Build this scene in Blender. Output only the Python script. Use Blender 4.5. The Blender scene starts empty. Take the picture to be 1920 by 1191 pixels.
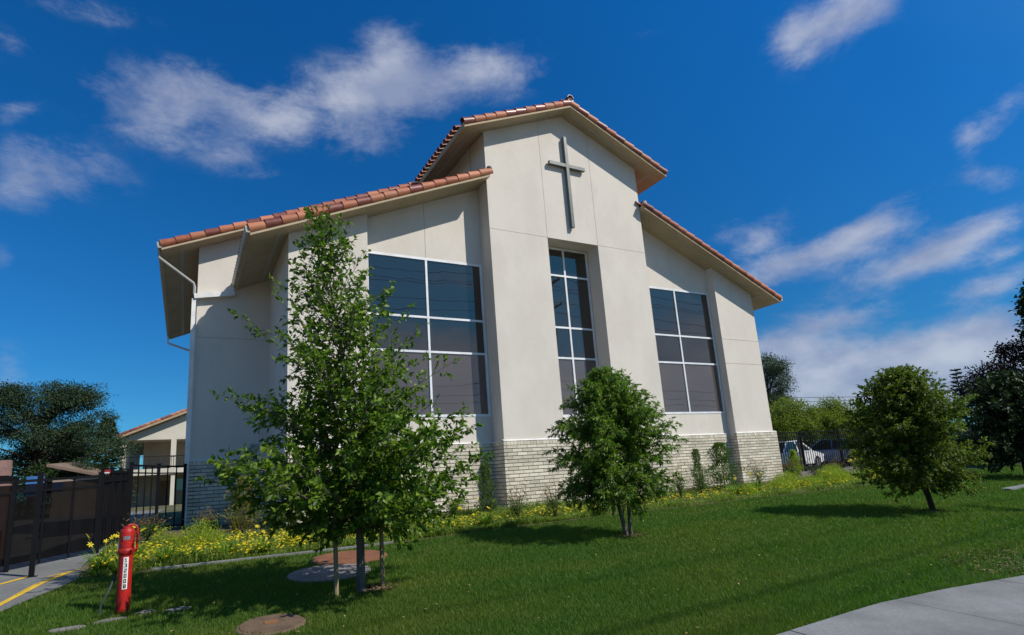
import bpy, math, random
import numpy as np
from mathutils import Vector, Matrix

SC = bpy.context.scene
COL = SC.collection
rnd = random.Random(7)
RNG = np.random.default_rng(11)
R = math.radians

# ------------------------------------------------------------------ camera
CAM_Z = 1.6
cd = bpy.data.cameras.new("camera")
cam = bpy.data.objects.new("camera", cd)
COL.objects.link(cam)
SC.camera = cam
cd.sensor_width = 36.0
cd.sensor_fit = 'HORIZONTAL'
cd.lens = 20.115
cd.shift_x = 0.01833
cd.shift_y = 0.03537
cd.clip_start = 0.05
cd.clip_end = 3000
ya, pi_, ro = R(28.5344), R(11.8158), R(-3.7762)
fw = Vector((math.sin(ya)*math.cos(pi_), math.cos(ya)*math.cos(pi_), math.sin(pi_)))
rt = Vector((math.cos(ya), -math.sin(ya), 0))
up = rt.cross(fw)
r2 = rt*math.cos(ro) + up*math.sin(ro)
u2 = -rt*math.sin(ro) + up*math.cos(ro)
M = Matrix((( r2.x, u2.x, -fw.x, 0), (r2.y, u2.y, -fw.y, 0), (r2.z, u2.z, -fw.z, 0), (0, 0, 0, 1)))
M.translation = Vector((0, 0, CAM_Z))
cam.matrix_world = M

# ------------------------------------------------------------------ light and sky
SUN_AZ, SUN_EL = R(139.5), R(44.5)          # azimuth clockwise from +Y
sun_dir = Vector((math.sin(SUN_AZ)*math.cos(SUN_EL), math.cos(SUN_AZ)*math.cos(SUN_EL), math.sin(SUN_EL)))
sl = bpy.data.lights.new("sun", 'SUN')
sl.energy = 5.0
sl.angle = R(0.53)
sl.color = (1.0, 0.945, 0.86)
so = bpy.data.objects.new("sun", sl)
COL.objects.link(so)
so.rotation_euler = sun_dir.to_track_quat('Z', 'Y').to_euler()
so.location = (20, -20, 40)

SC.view_settings.view_transform = 'Standard'
SC.view_settings.look = 'None'
SC.view_settings.exposure = 0.0
SC.view_settings.gamma = 1.0
SC.view_settings.use_curve_mapping = False

world = bpy.data.worlds.new("World")
SC.world = world
world.use_nodes = True


class NT:
    """small helper for writing node graphs"""
    def __init__(self, tree):
        self.t = tree
        tree.nodes.clear()

    def n(self, typ, **kw):
        nd = self.t.nodes.new(typ)
        for k, v in kw.items():
            if k.startswith('i_'):
                key = k[2:]
                key = int(key) if key.isdigit() else key.replace('_', ' ')
                self.s(nd, key, v)
            else:
                setattr(nd, k, v)
        return nd

    def s(self, nd, key, v):
        sk = nd.inputs[key]
        if isinstance(v, bpy.types.NodeSocket):
            self.t.links.new(v, sk)
        else:
            sk.default_value = v

    def math(self, op, a, b=0.0, c=0.0, clamp=False):
        nd = self.t.nodes.new('ShaderNodeMath')
        nd.operation = op
        nd.use_clamp = clamp
        self.s(nd, 0, a); self.s(nd, 1, b); self.s(nd, 2, c)
        return nd.outputs[0]

    def vdot(self, a, b):
        nd = self.t.nodes.new('ShaderNodeVectorMath')
        nd.operation = 'DOT_PRODUCT'
        self.s(nd, 0, a); self.s(nd, 1, b)
        return nd.outputs['Value']

    def mix(self, f, a, b, blend='MIX'):
        nd = self.t.nodes.new('ShaderNodeMix')
        nd.data_type = 'RGBA'
        nd.blend_type = blend
        self.s(nd, 'Factor', f)
        self.s(nd, 6, a if isinstance(a, bpy.types.NodeSocket) else (*a[:3], 1))
        self.s(nd, 7, b if isinstance(b, bpy.types.NodeSocket) else (*b[:3], 1))
        return nd.outputs[2]

    def ramp(self, f, lo, hi, a=0.0, b=1.0):
        nd = self.t.nodes.new('ShaderNodeMapRange')
        nd.interpolation_type = 'SMOOTHSTEP'
        self.s(nd, 0, f); self.s(nd, 1, lo); self.s(nd, 2, hi); self.s(nd, 3, a); self.s(nd, 4, b)
        return nd.outputs[0]

    def noise(self, vec, scale, detail=3, rough=0.5, dist=0.0):
        nd = self.t.nodes.new('ShaderNodeTexNoise')
        self.s(nd, 'Vector', vec)
        self.s(nd, 'Scale', scale); self.s(nd, 'Detail', detail)
        self.s(nd, 'Roughness', rough); self.s(nd, 'Distortion', dist)
        return nd.outputs['Fac']

    def mapping(self, vec, scale=(1, 1, 1), loc=(0, 0, 0)):
        nd = self.t.nodes.new('ShaderNodeMapping')
        self.s(nd, 0, vec)
        nd.inputs['Scale'].default_value = scale
        nd.inputs['Location'].default_value = loc
        return nd.outputs[0]


SKY_GAMMA, SKY_SAT, SKY_POL, SKY_DUST = 0.55, 1.05, 0.36, 0.0
SKY_TINT = (0.58, 1.80, 2.70)


# directions of the clouds: azimuth (deg, clockwise from +Y), elevation, half width, half height, tilt, weight

def sky_nodes():
    g = NT(world.node_tree)
    out = g.n('ShaderNodeOutputWorld')
    bg = g.n('ShaderNodeBackground')
    bg.inputs['Strength'].default_value = 0.105
    sky = g.n('ShaderNodeTexSky')
    sky.sky_type = 'NISHITA'
    sky.sun_disc = False
    sky.sun_elevation = SUN_EL
    sky.sun_rotation = SUN_AZ
    sky.altitude = 0
    sky.air_density = 1.0
    sky.dust_density = SKY_DUST
    sky.ozone_density = 3.0
    tc = g.n('ShaderNodeTexCoord')
    d = tc.outputs['Generated']
    # deep blue of the clear sky, darkest a quarter turn from the sun (polarised light)
    gm = g.n('ShaderNodeGamma')
    gm.inputs[1].default_value = SKY_GAMMA
    g.s(gm, 'Color', sky.outputs[0])
    c = g.vdot(d, tuple(sun_dir))
    c2 = g.math('MULTIPLY', c, c)
    pol = g.math('DIVIDE', g.math('SUBTRACT', 1.0, c2), g.math('ADD', 1.0, c2))
    hs = g.n('ShaderNodeHueSaturation')
    g.s(hs, 'Saturation', g.math('ADD', g.math('MULTIPLY', g.ramp(pol, 0.05, 0.55), SKY_SAT), 0.85))
    g.s(hs, 'Value', g.math('SUBTRACT', 1.0, g.math('MULTIPLY', pol, SKY_POL)))
    g.s(hs, 'Color', gm.outputs[0])
    base = g.mix(1.0, hs.outputs[0], SKY_TINT, 'MULTIPLY')
    # clouds
    total = None
    for az, el, ra, rb, tilt, w in CLOUD_LIST:
        a, e = R(az), R(el)
        c = Vector((math.sin(a)*math.cos(e), math.cos(a)*math.cos(e), math.sin(e)))
        ex = Vector((math.cos(a), -math.sin(a), 0))
        ey = ex.cross(c)
        if ey.z < 0:
            ey = -ey
        t = R(tilt)
        e1 = ex*math.cos(t) + ey*math.sin(t)
        e2 = -ex*math.sin(t) + ey*math.cos(t)
        p = g.math('POWER', g.math('MULTIPLY', g.math('SUBTRACT', g.vdot(d, tuple(e1)), e1.dot(c)), 1/math.sin(R(ra))), 2)
        q = g.math('POWER', g.math('MULTIPLY', g.math('SUBTRACT', g.vdot(d, tuple(e2)), e2.dot(c)), 1/math.sin(R(rb))), 2)
        front = g.math('GREATER_THAN', g.vdot(d, tuple(c)), 0.0)
        m = g.math('EXPONENT', g.math('MULTIPLY', g.math('ADD', p, q), -1.0))
        m = g.math('MULTIPLY', g.math('MULTIPLY', m, w), front)
        total = m if total is None else g.math('ADD', total, m)
    dz = g.mapping(d, (1, 1, 1.7))
    n1 = g.noise(dz, 5.5, 9, 0.64, 0.35)
    n2 = g.noise(g.mapping(d, (1, 1, 2.2), (3.1, 1.7, 0.4)), 15.0, 8, 0.68, 0.3)
    nn = g.math('ADD', g.math('MULTIPLY', n1, 0.60), g.math('MULTIPLY', n2, 0.40))
    dens = g.math('ADD', g.math('MULTIPLY', total, 1.3), g.math('MULTIPLY', g.math('SUBTRACT', nn, 0.5), 4.6))
    fac = g.ramp(dens, 0.15, 2.0, 0.0, 0.82)
    fac = g.math('MULTIPLY', fac, g.ramp(total, 0.02, 0.30))
    shade = g.ramp(g.noise(dz, 9.0, 4, 0.5), 0.35, 0.7)
    ccol = g.mix(shade, (2.9, 3.4, 4.9), (5.4, 5.7, 6.6))
    col = g.mix(fac, base, ccol)
    g.s(bg, 'Color', col)
    g.t.links.new(bg.outputs[0], out.inputs[0])


CLOUD_LIST = [
    (159.8, 13.5, 9.0, 3.5, 5, 0.90),
    (154.0, 10.5, 7.0, 2.5, 5, 0.80),
    (134.8, 10.4, 8.0, 3.0, 5, 0.90),
    (144.2, 16.7, 5.0, 2.5, 5, 0.60),
    (131.5, 13.1, 6.0, 2.5, 5, 0.60),
    (154.6, 19.6, 4.0, 1.5, 5, 0.50),
    (55.2, 19.7, 2.6, 1.7, 30, 0.60),
    (63.6, 18.5, 4.1, 0.9, 18, 0.55),
    (65.9, 14.3, 5.9, 1.0, 12, 0.80),
    (71.8, 13.5, 1.8, 0.7, 12, 0.70),
    (71.3, 22.2, 0.9, 1.4, -20, 0.50),
    (59.9, 11.1, 4.7, 1.0, 4, 0.55),
    (70.0, 9.0, 2.8, 0.9, 5, 0.60),
    (-15.1, 33.8, 1.5, 1.2, 0, 0.40),
    (-13.6, 18.8, 0.8, 1.2, 0, 0.50),
    (-9.9, 37.7, 4.0, 1.0, 10, 0.35),
    (56.4, 9.9, 3.8, 1.1, 6, 0.90),
    (19.2, 39.4, 2.6, 2.4, 57, 1.00),
    (23.0, 37.6, 7.2, 2.3, 7, 1.00),
    (31.0, 38.2, 3.3, 1.9, -5, 0.80),
    (14.8, 36.0, 4.2, 2.6, 5, 0.90),
    (16.4, 32.3, 2.9, 2.3, 3, 0.55),
    (-4.8, 32.2, 4.0, 2.3, -7, 0.95),
    (-2.3, 34.8, 2.8, 1.4, 15, 0.60),
    (4.2, 34.0, 4.7, 2.0, -5, 0.85),
    (9.2, 33.1, 3.6, 1.6, -3, 0.50),
    (-10.3, 26.0, 3.6, 1.8, 0, 0.95),
    (-13.3, 24.0, 1.9, 1.6, 15, 0.70),
    (2.7, 29.4, 2.4, 1.2, 10, 0.45),
    (-13.9, 29.4, 1.5, 0.6, 36, 0.55),
    (-12.4, 10.3, 1.4, 2.0, 4, 0.45),
    (64.5, 34.6, 3.4, 2.0, 1, 0.95),
    (61.2, 34.0, 1.5, 1.9, 21, 0.60),
    (68.1, 34.0, 2.0, 1.4, -29, 0.60),
    (60.9, 16.9, 4.8, 1.5, 6, 0.95),
    (55.6, 16.3, 2.9, 1.2, 10, 0.70),
    (68.2, 15.0, 4.0, 1.5, 5, 1.00),
    (71.7, 16.0, 1.7, 1.0, -6, 0.70),
    (64.3, 17.8, 2.8, 1.0, 1, 0.50),
    (56.7, 19.9, 2.4, 1.4, 25, 0.55),
    (52.0, 20.4, 2.0, 1.5, 20, 0.40),
    (72.0, 19.3, 1.6, 1.1, -16, 0.75),
    (72.5, 22.8, 1.5, 1.1, 34, 0.65),
    (74.6, 24.0, 1.4, 1.1, 40, 0.50),
    (69.8, 11.1, 2.3, 1.1, 5, 0.85),
    (72.1, 11.8, 1.4, 0.8, 11, 0.60),
    (57.9, 11.5, 2.0, 0.9, -11, 0.50),
    (56.7, 6.9, 6.2, 2.6, -6, 1.35),
    (64.4, 6.2, 7.0, 2.6, -5, 1.50),
    (70.4, 6.1, 4.4, 2.4, -4, 1.50),
    (60.3, 3.7, 10.1, 2.0, -7, 1.20),
    (-9.6, 8.8, 5.0, 1.3, 2, 0.20),
    (6.2, 28.5, 1.8, 0.7, 7, 0.25),
    (48.8, 38.5, 2.5, 0.8, 2, 0.15),
    (179.3, 34.9, 11.0, 5.4, 4, 0.63),
    (118.6, 51.1, 10.1, 3.9, 15, 0.79),
    (243.6, 40.1, 9.2, 5.5, 11, 0.81),
    (296.3, 8.5, 14.1, 5.4, -6, 0.61),
    (242.6, 44.5, 15.0, 5.9, 13, 0.76),
    (235.0, 56.5, 15.0, 3.4, -11, 0.69),
    (232.8, 39.5, 10.4, 5.0, -3, 0.74),
    (273.0, 37.1, 15.2, 5.7, 13, 0.94),
    (130.0, 6.0, 22.0, 5.0, 0, 1.20),
    (165.0, 6.0, 22.0, 5.0, 0, 1.20),
    (200.0, 6.0, 22.0, 5.0, 0, 1.20),
    (240.0, 6.0, 22.0, 5.0, 0, 1.20),
    (280.0, 6.0, 22.0, 5.0, 0, 1.20),
    (310.0, 6.0, 22.0, 5.0, 0, 1.20),
]
sky_nodes()

# ------------------------------------------------------------------ materials
MATS = {}


def material(name, color, color2=None, rough=0.8, spec=0.3, scale=3.0, bump=0.0, bump_scale=60.0, metallic=0.0,
             vary=0.0, coat=0.0, detail=5, stretch=(1, 1, 1), translucent=0.0, hue_var=None, fine=0.0, sheen=0.0):
    if name in MATS:
        return MATS[name]
    m = bpy.data.materials.new(name)
    m.use_nodes = True
    g = NT(m.node_tree)
    out = g.n('ShaderNodeOutputMaterial')
    b = g.n('ShaderNodeBsdfPrincipled')
    tc = g.n('ShaderNodeTexCoord')
    geo = g.n('ShaderNodeNewGeometry')
    pos = geo.outputs['Position']
    pv = g.mapping(pos, stretch)
    c2 = color2 if color2 else tuple(x*0.82 for x in color)
    f = g.ramp(g.noise(pv, scale, detail, 0.6), 0.35, 0.68)
    col = g.mix(f, color, c2)
    if fine > 0:
        fn = g.noise(pv, scale*22, 3, 0.6)
        col = g.mix(g.math('MULTIPLY', g.ramp(fn, 0.35, 0.7), fine), col, tuple(x*0.55 for x in color))
    if vary > 0 or hue_var:
        oi = g.n('ShaderNodeObjectInfo')
        rv = g.math('FRACT', g.math('ADD', oi.outputs['Random'], geo.outputs['Random Per Island']))
        if hue_var:
            col = g.mix(g.ramp(rv, 0.0, 1.0), col, hue_var)
            rv = g.math('FRACT', g.math('MULTIPLY', rv, 7.31))
        if vary > 0:
            v = g.math('ADD', g.math('MULTIPLY', rv, vary), 1.0 - vary*0.5)
            hsv = g.n('ShaderNodeHueSaturation')
            g.s(hsv, 'Value', v); g.s(hsv, 'Color', col)
            col = hsv.outputs[0]
    g.s(b, 'Base Color', col)
    b.inputs['Roughness'].default_value = rough
    b.inputs['Specular IOR Level'].default_value = spec
    b.inputs['Metallic'].default_value = metallic
    if coat:
        b.inputs['Coat Weight'].default_value = coat
        b.inputs['Coat Roughness'].default_value = 0.18
    if bump > 0:
        bn = g.n('ShaderNodeBump')
        bn.inputs['Strength'].default_value = bump
        bn.inputs['Distance'].default_value = 0.02
        g.s(bn, 'Height', g.noise(pv, bump_scale, 4, 0.6))
        g.t.links.new(bn.outputs[0], b.inputs['Normal'])
    sh = b.outputs[0]
    if translucent > 0:
        tr = g.n('ShaderNodeBsdfTranslucent')
        tcol = g.mix(0.5, col, tuple(min(1, x*2.2) for x in (color[0]*1.2, color[1]*1.35, color[2]*0.5)))
        g.s(tr, 'Color', tcol)
        mx = g.n('ShaderNodeMixShader')
        mx.inputs[0].default_value = translucent
        g.t.links.new(sh, mx.inputs[1]); g.t.links.new(tr.outputs[0], mx.inputs[2])
        sh = mx.outputs[0]
    g.t.links.new(sh, out.inputs[0])
    MATS[name] = m
    return m


def glass_material(name, base, refl):
    """tinted, mirror-coated glazing in front of a dark room (refl = share reflected head-on)"""
    m = bpy.data.materials.new(name)
    m.use_nodes = True
    g = NT(m.node_tree)
    out = g.n('ShaderNodeOutputMaterial')
    df = g.n('ShaderNodeBsdfDiffuse'); df.inputs[0].default_value = (*base, 1)
    gl = g.n('ShaderNodeBsdfGlossy'); gl.inputs['Color'].default_value = (0.94, 0.90, 0.85, 1); gl.inputs['Roughness'].default_value = 0.0
    fr = g.n('ShaderNodeFresnel'); fr.inputs[0].default_value = 1.5
    geo = g.n('ShaderNodeNewGeometry')
    bn = g.n('ShaderNodeBump'); bn.inputs['Strength'].default_value = 0.07; bn.inputs['Distance'].default_value = 0.03
    g.s(bn, 'Height', g.noise(geo.outputs['Position'], 1.3, 2, 0.4))
    g.t.links.new(bn.outputs[0], gl.inputs['Normal'])
    f = g.math('ADD', fr.outputs[0], refl, clamp=True)
    mx = g.n('ShaderNodeMixShader')
    g.s(mx, 0, f)
    g.t.links.new(df.outputs[0], mx.inputs[1]); g.t.links.new(gl.outputs[0], mx.inputs[2])
    g.t.links.new(mx.outputs[0], out.inputs[0])
    MATS[name] = m
    return m


STUCCO = material('stucco', (0.69, 0.635, 0.56), (0.635, 0.58, 0.51), 0.92, 0.15, 1.1, 0.5, 120, stretch=(1, 1, .55), fine=0.08, detail=9)
JOINT = material('stucco_joint', (0.46, 0.43, 0.39), None, 0.95, 0.1, 4)
SOFFIT = material('soffit_stucco', (0.50, 0.40, 0.27), (0.44, 0.35, 0.235), 0.92, 0.15, 2.2, 0.3, 130, fine=0.08)
TRIM = material('sill_trim', (0.72, 0.70, 0.66), None, 0.7, 0.3, 4)
BRICK = material('cream_brick', (0.60, 0.545, 0.43), (0.53, 0.475, 0.37), 0.85, 0.2, 7, 0.4, 90, vary=0.34, hue_var=(0.66, 0.60, 0.48), fine=.12)
MORTAR = material('mortar', (0.19, 0.175, 0.155), (0.14, 0.13, 0.115), 0.95, 0.1, 9)
TILE = material('terracotta_tile', (0.40, 0.125, 0.060), (0.30, 0.085, 0.042), 0.55, 0.35, 9, 0.25, 120, vary=0.35, hue_var=(0.43, 0.165, 0.085), fine=.35)
TILE_DARK = material('glazed_tile', (0.17, 0.048, 0.038), (0.24, 0.07, 0.045), 0.42, 0.4, 9, 0.1, 60, vary=0.4, coat=0.08)
RIDGE = material('mortar_cap', (0.16, 0.15, 0.14), None, 0.9, 0.2, 10)
ALU = material('window_aluminium', (0.78, 0.80, 0.82), None, 0.35, 0.5, 3)
CROSSM = material('cross_metal', (0.095, 0.112, 0.105), (0.075, 0.09, 0.084), 0.42, 0.5, 6)
GUTTER = material('gutter_paint', (0.47, 0.41, 0.31), None, 0.5, 0.4, 3)
DOWN = material('downspout_paint', (0.78, 0.77, 0.74), None, 0.5, 0.4, 3)
DOWN_SHADE = material('pipe_paint_shade_tone', (0.36, 0.35, 0.33), None, 0.5, 0.4, 3)  # downspout paint darkened: shade on the diagonal pipe is put into the colour
VENT = material('soffit_vent_metal', (0.46, 0.46, 0.45), None, 0.5, 0.4, 30)
GLASS = glass_material('window_glass', (0.012, 0.012, 0.014), 0.085)
SPANDREL = glass_material('spandrel_glass', (0.082, 0.068, 0.068), 0.075)
IRON = material('black_iron', (0.008, 0.008, 0.010), None, 0.5, 0.12, 5)
CONC = material('sidewalk_concrete', (0.25, 0.255, 0.255), (0.175, 0.178, 0.175), 0.9, 0.2, 1.6, 0.5, 150, fine=0.4, detail=9)
CONC2 = material('driveway_concrete', (0.19, 0.19, 0.185), (0.145, 0.145, 0.14), 0.9, 0.2, 0.9, 0.35, 150, fine=0.25)
CONC3 = material('pad_concrete', (0.22, 0.20, 0.19), (0.17, 0.155, 0.145), 0.92, 0.2, 3, 0.5, 60, fine=0.2)
ASPH = material('asphalt', (0.10, 0.095, 0.088), None, 0.9, 0.2, 2, 0.4, 150)
SOIL = material('bed_soil', (0.10, 0.07, 0.05), (0.16, 0.12, 0.09), 0.95, 0.1, 9, 0.9, 40)
GROUND = material('dry_ground', (0.12, 0.11, 0.07), (0.07, 0.09, 0.035), 0.95, 0.1, 0.05, 0.5, 3)
TURF = material('turf', (0.020, 0.050, 0.010), (0.045, 0.065, 0.018), 0.95, 0.1, 1.5, 0.8, 60)
YELLOW = material('yellow_paint', (0.72, 0.46, 0.03), (0.55, 0.34, 0.04), 0.75, 0.3, 9, fine=0.25)
RED = material('red_paint', (0.46, 0.014, 0.010), (0.32, 0.014, 0.010), 0.42, 0.4, 6, 0.3, 45, fine=0.3)
WHITE = material('white_sticker', (0.78, 0.78, 0.76), None, 0.5, 0.4, 9)
BLACK = material('black_ink', (0.02, 0.02, 0.02), None, 0.6, 0.3, 9)
BARK = material('bark', (0.16, 0.14, 0.125), (0.09, 0.078, 0.068), 0.9, 0.15, 14, 0.8, 50, stretch=(1, 1, .3))
BARK_D = material('dark_bark', (0.07, 0.055, 0.045), (0.04, 0.032, 0.027), 0.9, 0.15, 14, 0.8, 50, stretch=(1, 1, .3))
STAKE = material('stake_wood', (0.30, 0.235, 0.135), (0.22, 0.17, 0.10), 0.85, 0.2, 8, 0.4, 60, stretch=(1, 1, .15))
WOODLID = material('lid_brown', (0.17, 0.115, 0.075), (0.12, 0.08, 0.055), 0.8, 0.3, 8, 0.3, 60, fine=0.2)
REDLID = material('lid_red_brown', (0.22, 0.095, 0.05), (0.17, 0.07, 0.04), 0.85, 0.2, 5, 0.4, 60, fine=0.2)
MESHSCR = material('screen_mesh', (0.045, 0.036, 0.032), (0.03, 0.025, 0.022), 0.85, 0.2, 2)


# ------------------------------------------------------------------ object helpers
PW = {}     # object name -> world location of its origin (nothing here is rotated above part level)


def tag(o, label=None, cat=None, group=None, kind=None):
    if label: o['label'] = label
    if cat: o['category'] = cat
    if group: o['group'] = group
    if kind: o['kind'] = kind
    return o


def empty(name, loc, label=None, cat=None, group=None):
    o = bpy.data.objects.new(name, None)
    COL.objects.link(o)
    o.location = loc
    o.empty_display_size = 0.3
    PW[o.name] = Vector(loc)
    return tag(o, label, cat, group)


def attach(o, parent):
    if parent is not None:
        o.parent = parent
        o.matrix_parent_inverse = Matrix.Translation(-PW[parent.name])


def put(name, me, loc=(0, 0, 0), parent=None, mat=None, rot=None):
    """link a mesh at world location loc (mesh coordinates relative to loc)"""
    o = bpy.data.objects.new(name, me)
    COL.objects.link(o)
    o.location = loc
    if rot is not None:
        o.rotation_euler = rot
    PW[o.name] = Vector(loc)
    if mat is not None and not me.materials:
        me.materials.append(mat)
    attach(o, parent)
    return o


class MB:
    """collects geometry in world coordinates"""
    def __init__(self):
        self.v = []; self.f = []; self.m = []; self.mi = 0

    def add(self, vs, fs):
        k = len(self.v)
        self.v += [tuple(p) for p in vs]
        self.f += [tuple(i+k for i in q) for q in fs]
        self.m += [self.mi]*len(fs)
        return self

    def box(self, x0, x1, y0, y1, z0, z1):
        vs = [(x, y, z) for z in (z0, z1) for y in (y0, y1) for x in (x0, x1)]
        return self.add(vs, [(0, 2, 3, 1), (4, 5, 7, 6), (0, 1, 5, 4), (2, 6, 7, 3), (0, 4, 6, 2), (1, 3, 7, 5)])

    def prism(self, poly, y0, y1):
        """poly: [(x, z)] counter-clockwise seen from -Y"""
        n = len(poly)
        vs = [(x, y0, z) for x, z in poly] + [(x, y1, z) for x, z in poly]
        fs = [tuple(range(n)), tuple(range(2*n-1, n-1, -1))]
        fs += [(i, i+n, (i+1) % n+n, (i+1) % n) for i in range(n)]
        return self.add(vs, fs)

    def slab(self, poly, z0, z1):
        """poly: [(x, y)] ccw from above; z may be callables"""
        n = len(poly)
        a = z0 if callable(z0) else (lambda x, y: z0)
        b = z1 if callable(z1) else (lambda x, y: z1)
        vs = [(x, y, a(x, y)) for x, y in poly] + [(x, y, b(x, y)) for x, y in poly]
        fs = [tuple(range(n-1, -1, -1)), tuple(range(n, 2*n))]
        fs += [(i, (i+1) % n, (i+1) % n+n, i+n) for i in range(n)]
        return self.add(vs, fs)

    def bar(self, a, b, w, h=None):
        """square bar from a to b"""
        h = h or w
        a = Vector(a); b = Vector(b); d = (b-a).normalized()
        s = d.cross(Vector((0, 0, 1)))
        if s.length < 1e-3: s = Vector((1, 0, 0))
        s.normalize(); t = s.cross(d)
        vs = [p+s*i*w/2+t*j*h/2 for p in (a, b) for i, j in ((-1, -1), (1, -1), (1, 1), (-1, 1))]
        return self.add(vs, [(0, 1, 2, 3), (7, 6, 5, 4), (0, 4, 5, 1), (1, 5, 6, 2), (2, 6, 7, 3), (3, 7, 4, 0)])

    def tube(self, pts, radii, seg=8, cap=True):
        pts = [Vector(p) for p in pts]
        if not isinstance(radii, (list, tuple)): radii = [radii]*len(pts)
        vs = []; fs = []
        prev = None
        for i, p in enumerate(pts):
            d = (pts[min(i+1, len(pts)-1)] - pts[max(i-1, 0)])
            d = d.normalized() if d.length > 1e-9 else Vector((0, 0, 1))
            if prev is None:
                s = d.cross(Vector((0.3, 0.9, 0.2)))
                if s.length < 0.05: s = d.cross(Vector((1, 0, 0)))
            else:
                s = prev - d*prev.dot(d)
            s.normalize(); prev = s; t = d.cross(s)
            for k in range(seg):
                a = 2*math.pi*k/seg
                vs.append(p + (s*math.cos(a)+t*math.sin(a))*radii[i])
        n = len(pts)
        for i in range(n-1):
            for k in range(seg):
                a = i*seg+k; b = i*seg+(k+1) % seg
                fs.append((a, b, b+seg, a+seg))
        if cap:
            fs.append(tuple(range(seg-1, -1, -1)))
            fs.append(tuple(range((n-1)*seg, n*seg)))
        return self.add(vs, fs)

    def lathe(self, prof, c, seg=24):
        """prof: [(r, z)] around a vertical axis at c"""
        vs = []; fs = []
        for r_, z in prof:
            for k in range(seg):
                a = 2*math.pi*k/seg
                vs.append((c[0]+r_*math.cos(a), c[1]+r_*math.sin(a), c[2]+z))
        for i in range(len(prof)-1):
            for k in range(seg):
                a = i*seg+k; b = i*seg+(k+1) % seg
                fs.append((a, b, b+seg, a+seg))
        fs.append(tuple(range(seg-1, -1, -1)))
        fs.append(tuple(range((len(prof)-1)*seg, len(prof)*seg)))
        return self.add(vs, fs)

    def mesh(self, name, mats, origin=(0, 0, 0), smooth=False):
        me = bpy.data.meshes.new(name)
        ox, oy, oz = origin
        me.from_pydata([(x-ox, y-oy, z-oz) for x, y, z in self.v], [], self.f)
        for m in (mats if isinstance(mats, (list, tuple)) else [mats]):
            me.materials.append(m)
        if any(self.m):
            me.polygons.foreach_set('material_index', self.m)
        if smooth:
            me.polygons.foreach_set('use_smooth', [True]*len(me.polygons))
            try: me.set_sharp_from_angle(angle=R(35))
            except Exception: pass
        me.update()
        return me

    def build(self, name, mats, parent=None, origin=None, smooth=False):
        if origin is None:
            a = np.array(self.v)
            lo = a.min(0); hi = a.max(0)
            origin = ((lo[0]+hi[0])/2, (lo[1]+hi[1])/2, lo[2])
        origin = tuple(float(q) for q in origin)
        return put(name, self.mesh(name, mats, origin, smooth), origin, parent)


def fastmesh(name, V, T, mat, smooth=False):
    """V (n,3) float, T (m,3) int"""
    me = bpy.data.meshes.new(name)
    V = np.ascontiguousarray(V, dtype=np.float32); T = np.ascontiguousarray(T, dtype=np.int32)
    me.vertices.add(len(V)); me.vertices.foreach_set('co', V.ravel())
    me.loops.add(T.size); me.loops.foreach_set('vertex_index', T.ravel())
    me.polygons.add(len(T))
    me.polygons.foreach_set('loop_start', np.arange(0, T.size, 3, dtype=np.int32))
    me.polygons.foreach_set('loop_total', np.full(len(T), 3, dtype=np.int32))
    if smooth: me.polygons.foreach_set('use_smooth', np.ones(len(T), dtype=bool))
    me.update(calc_edges=True)
    me.materials.append(mat)
    return me


SLOPE_G = 0.0577


def gz(x, y):
    return SLOPE_G*min(max(y, 0.0), 13.5)


def gzn(x, y):
    return SLOPE_G*np.clip(y, 0, 13.5)


# ------------------------------------------------------------------ ground, lawn, pavements
def sheet(name, poly_fn, xs, ys, dz, mat, kind='structure', **kw):
    """grid sheet that follows the terrain"""
    V = []; F = []
    nx, ny = len(xs), len(ys)
    for y in ys:
        for x in xs:
            V.append((x, y, gz(x, y)+dz))
    for j in range(ny-1):
        for i in range(nx-1):
            if poly_fn((xs[i]+xs[i+1])/2, (ys[j]+ys[j+1])/2):
                a = j*nx+i
                F.append((a, a+1, a+1+nx, a+nx))
    me = bpy.data.meshes.new(name)
    me.from_pydata(V, [], F)
    me.materials.append(mat)
    me.update()
    o = put(name, me)
    tag(o, kind=kind, **kw)
    return o


sheet('ground', lambda x, y: True, [-1500, -300, -60, 0, 60, 300, 1500],
      [-1500, -300, -60, -6, 0, 4, 8, 13.5, 40, 300, 1500], -0.02, GROUND)

WALK_IN = [(-30, 3.30), (4.2, 3.30), (5.6, 3.33), (6.6, 3.24), (7.8, 3.05), (9.0, 2.78), (10.5, 2.4), (12, 2.0), (30, 2.0)]


def walk_edge(x):
    return float(np.interp(x, [p[0] for p in WALK_IN], [p[1] for p in WALK_IN]))


DRIVE = [(4.0, -2.6), (7.0, -1.95), (8.32, -1.69), (8.94, -1.50), (9.46, -1.31), (9.80, -1.22), (10.3, -1.25), (11.1, -1.33), (12.1, -1.22), (14.7, -1.08), (40, -1.0)]


def drive_edge(y):
    return float(np.interp(y, [p[0] for p in DRIVE], [p[1] for p in DRIVE]))


BED = [(-1.3, 10.15), (-0.9, 9.80), (-0.3, 9.85), (0.67, 9.80), (2.38, 9.72), (3.4, 9.75), (5, 9.9), (7.5, 10.0), (14.3, 9.95), (18.5, 10.1), (23, 10.4), (40, 10.8)]


def bed_edge(x):
    return float(np.interp(x, [p[0] for p in BED], [p[1] for p in BED]))


# lawn turf sheet
def poly_sheet(name, poly, dz, mat, kind='structure', parent=None):
    mb = MB()
    n = len(poly)
    mb.add([(x, y, gz(x, y)+dz) for x, y in poly], [tuple(range(n))])
    o = mb.build(name, mat, parent, origin=(0, 0, 0))
    if kind: o['kind'] = kind
    return o


ysl = list(np.arange(2.0, 10.9, 0.25))


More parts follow.
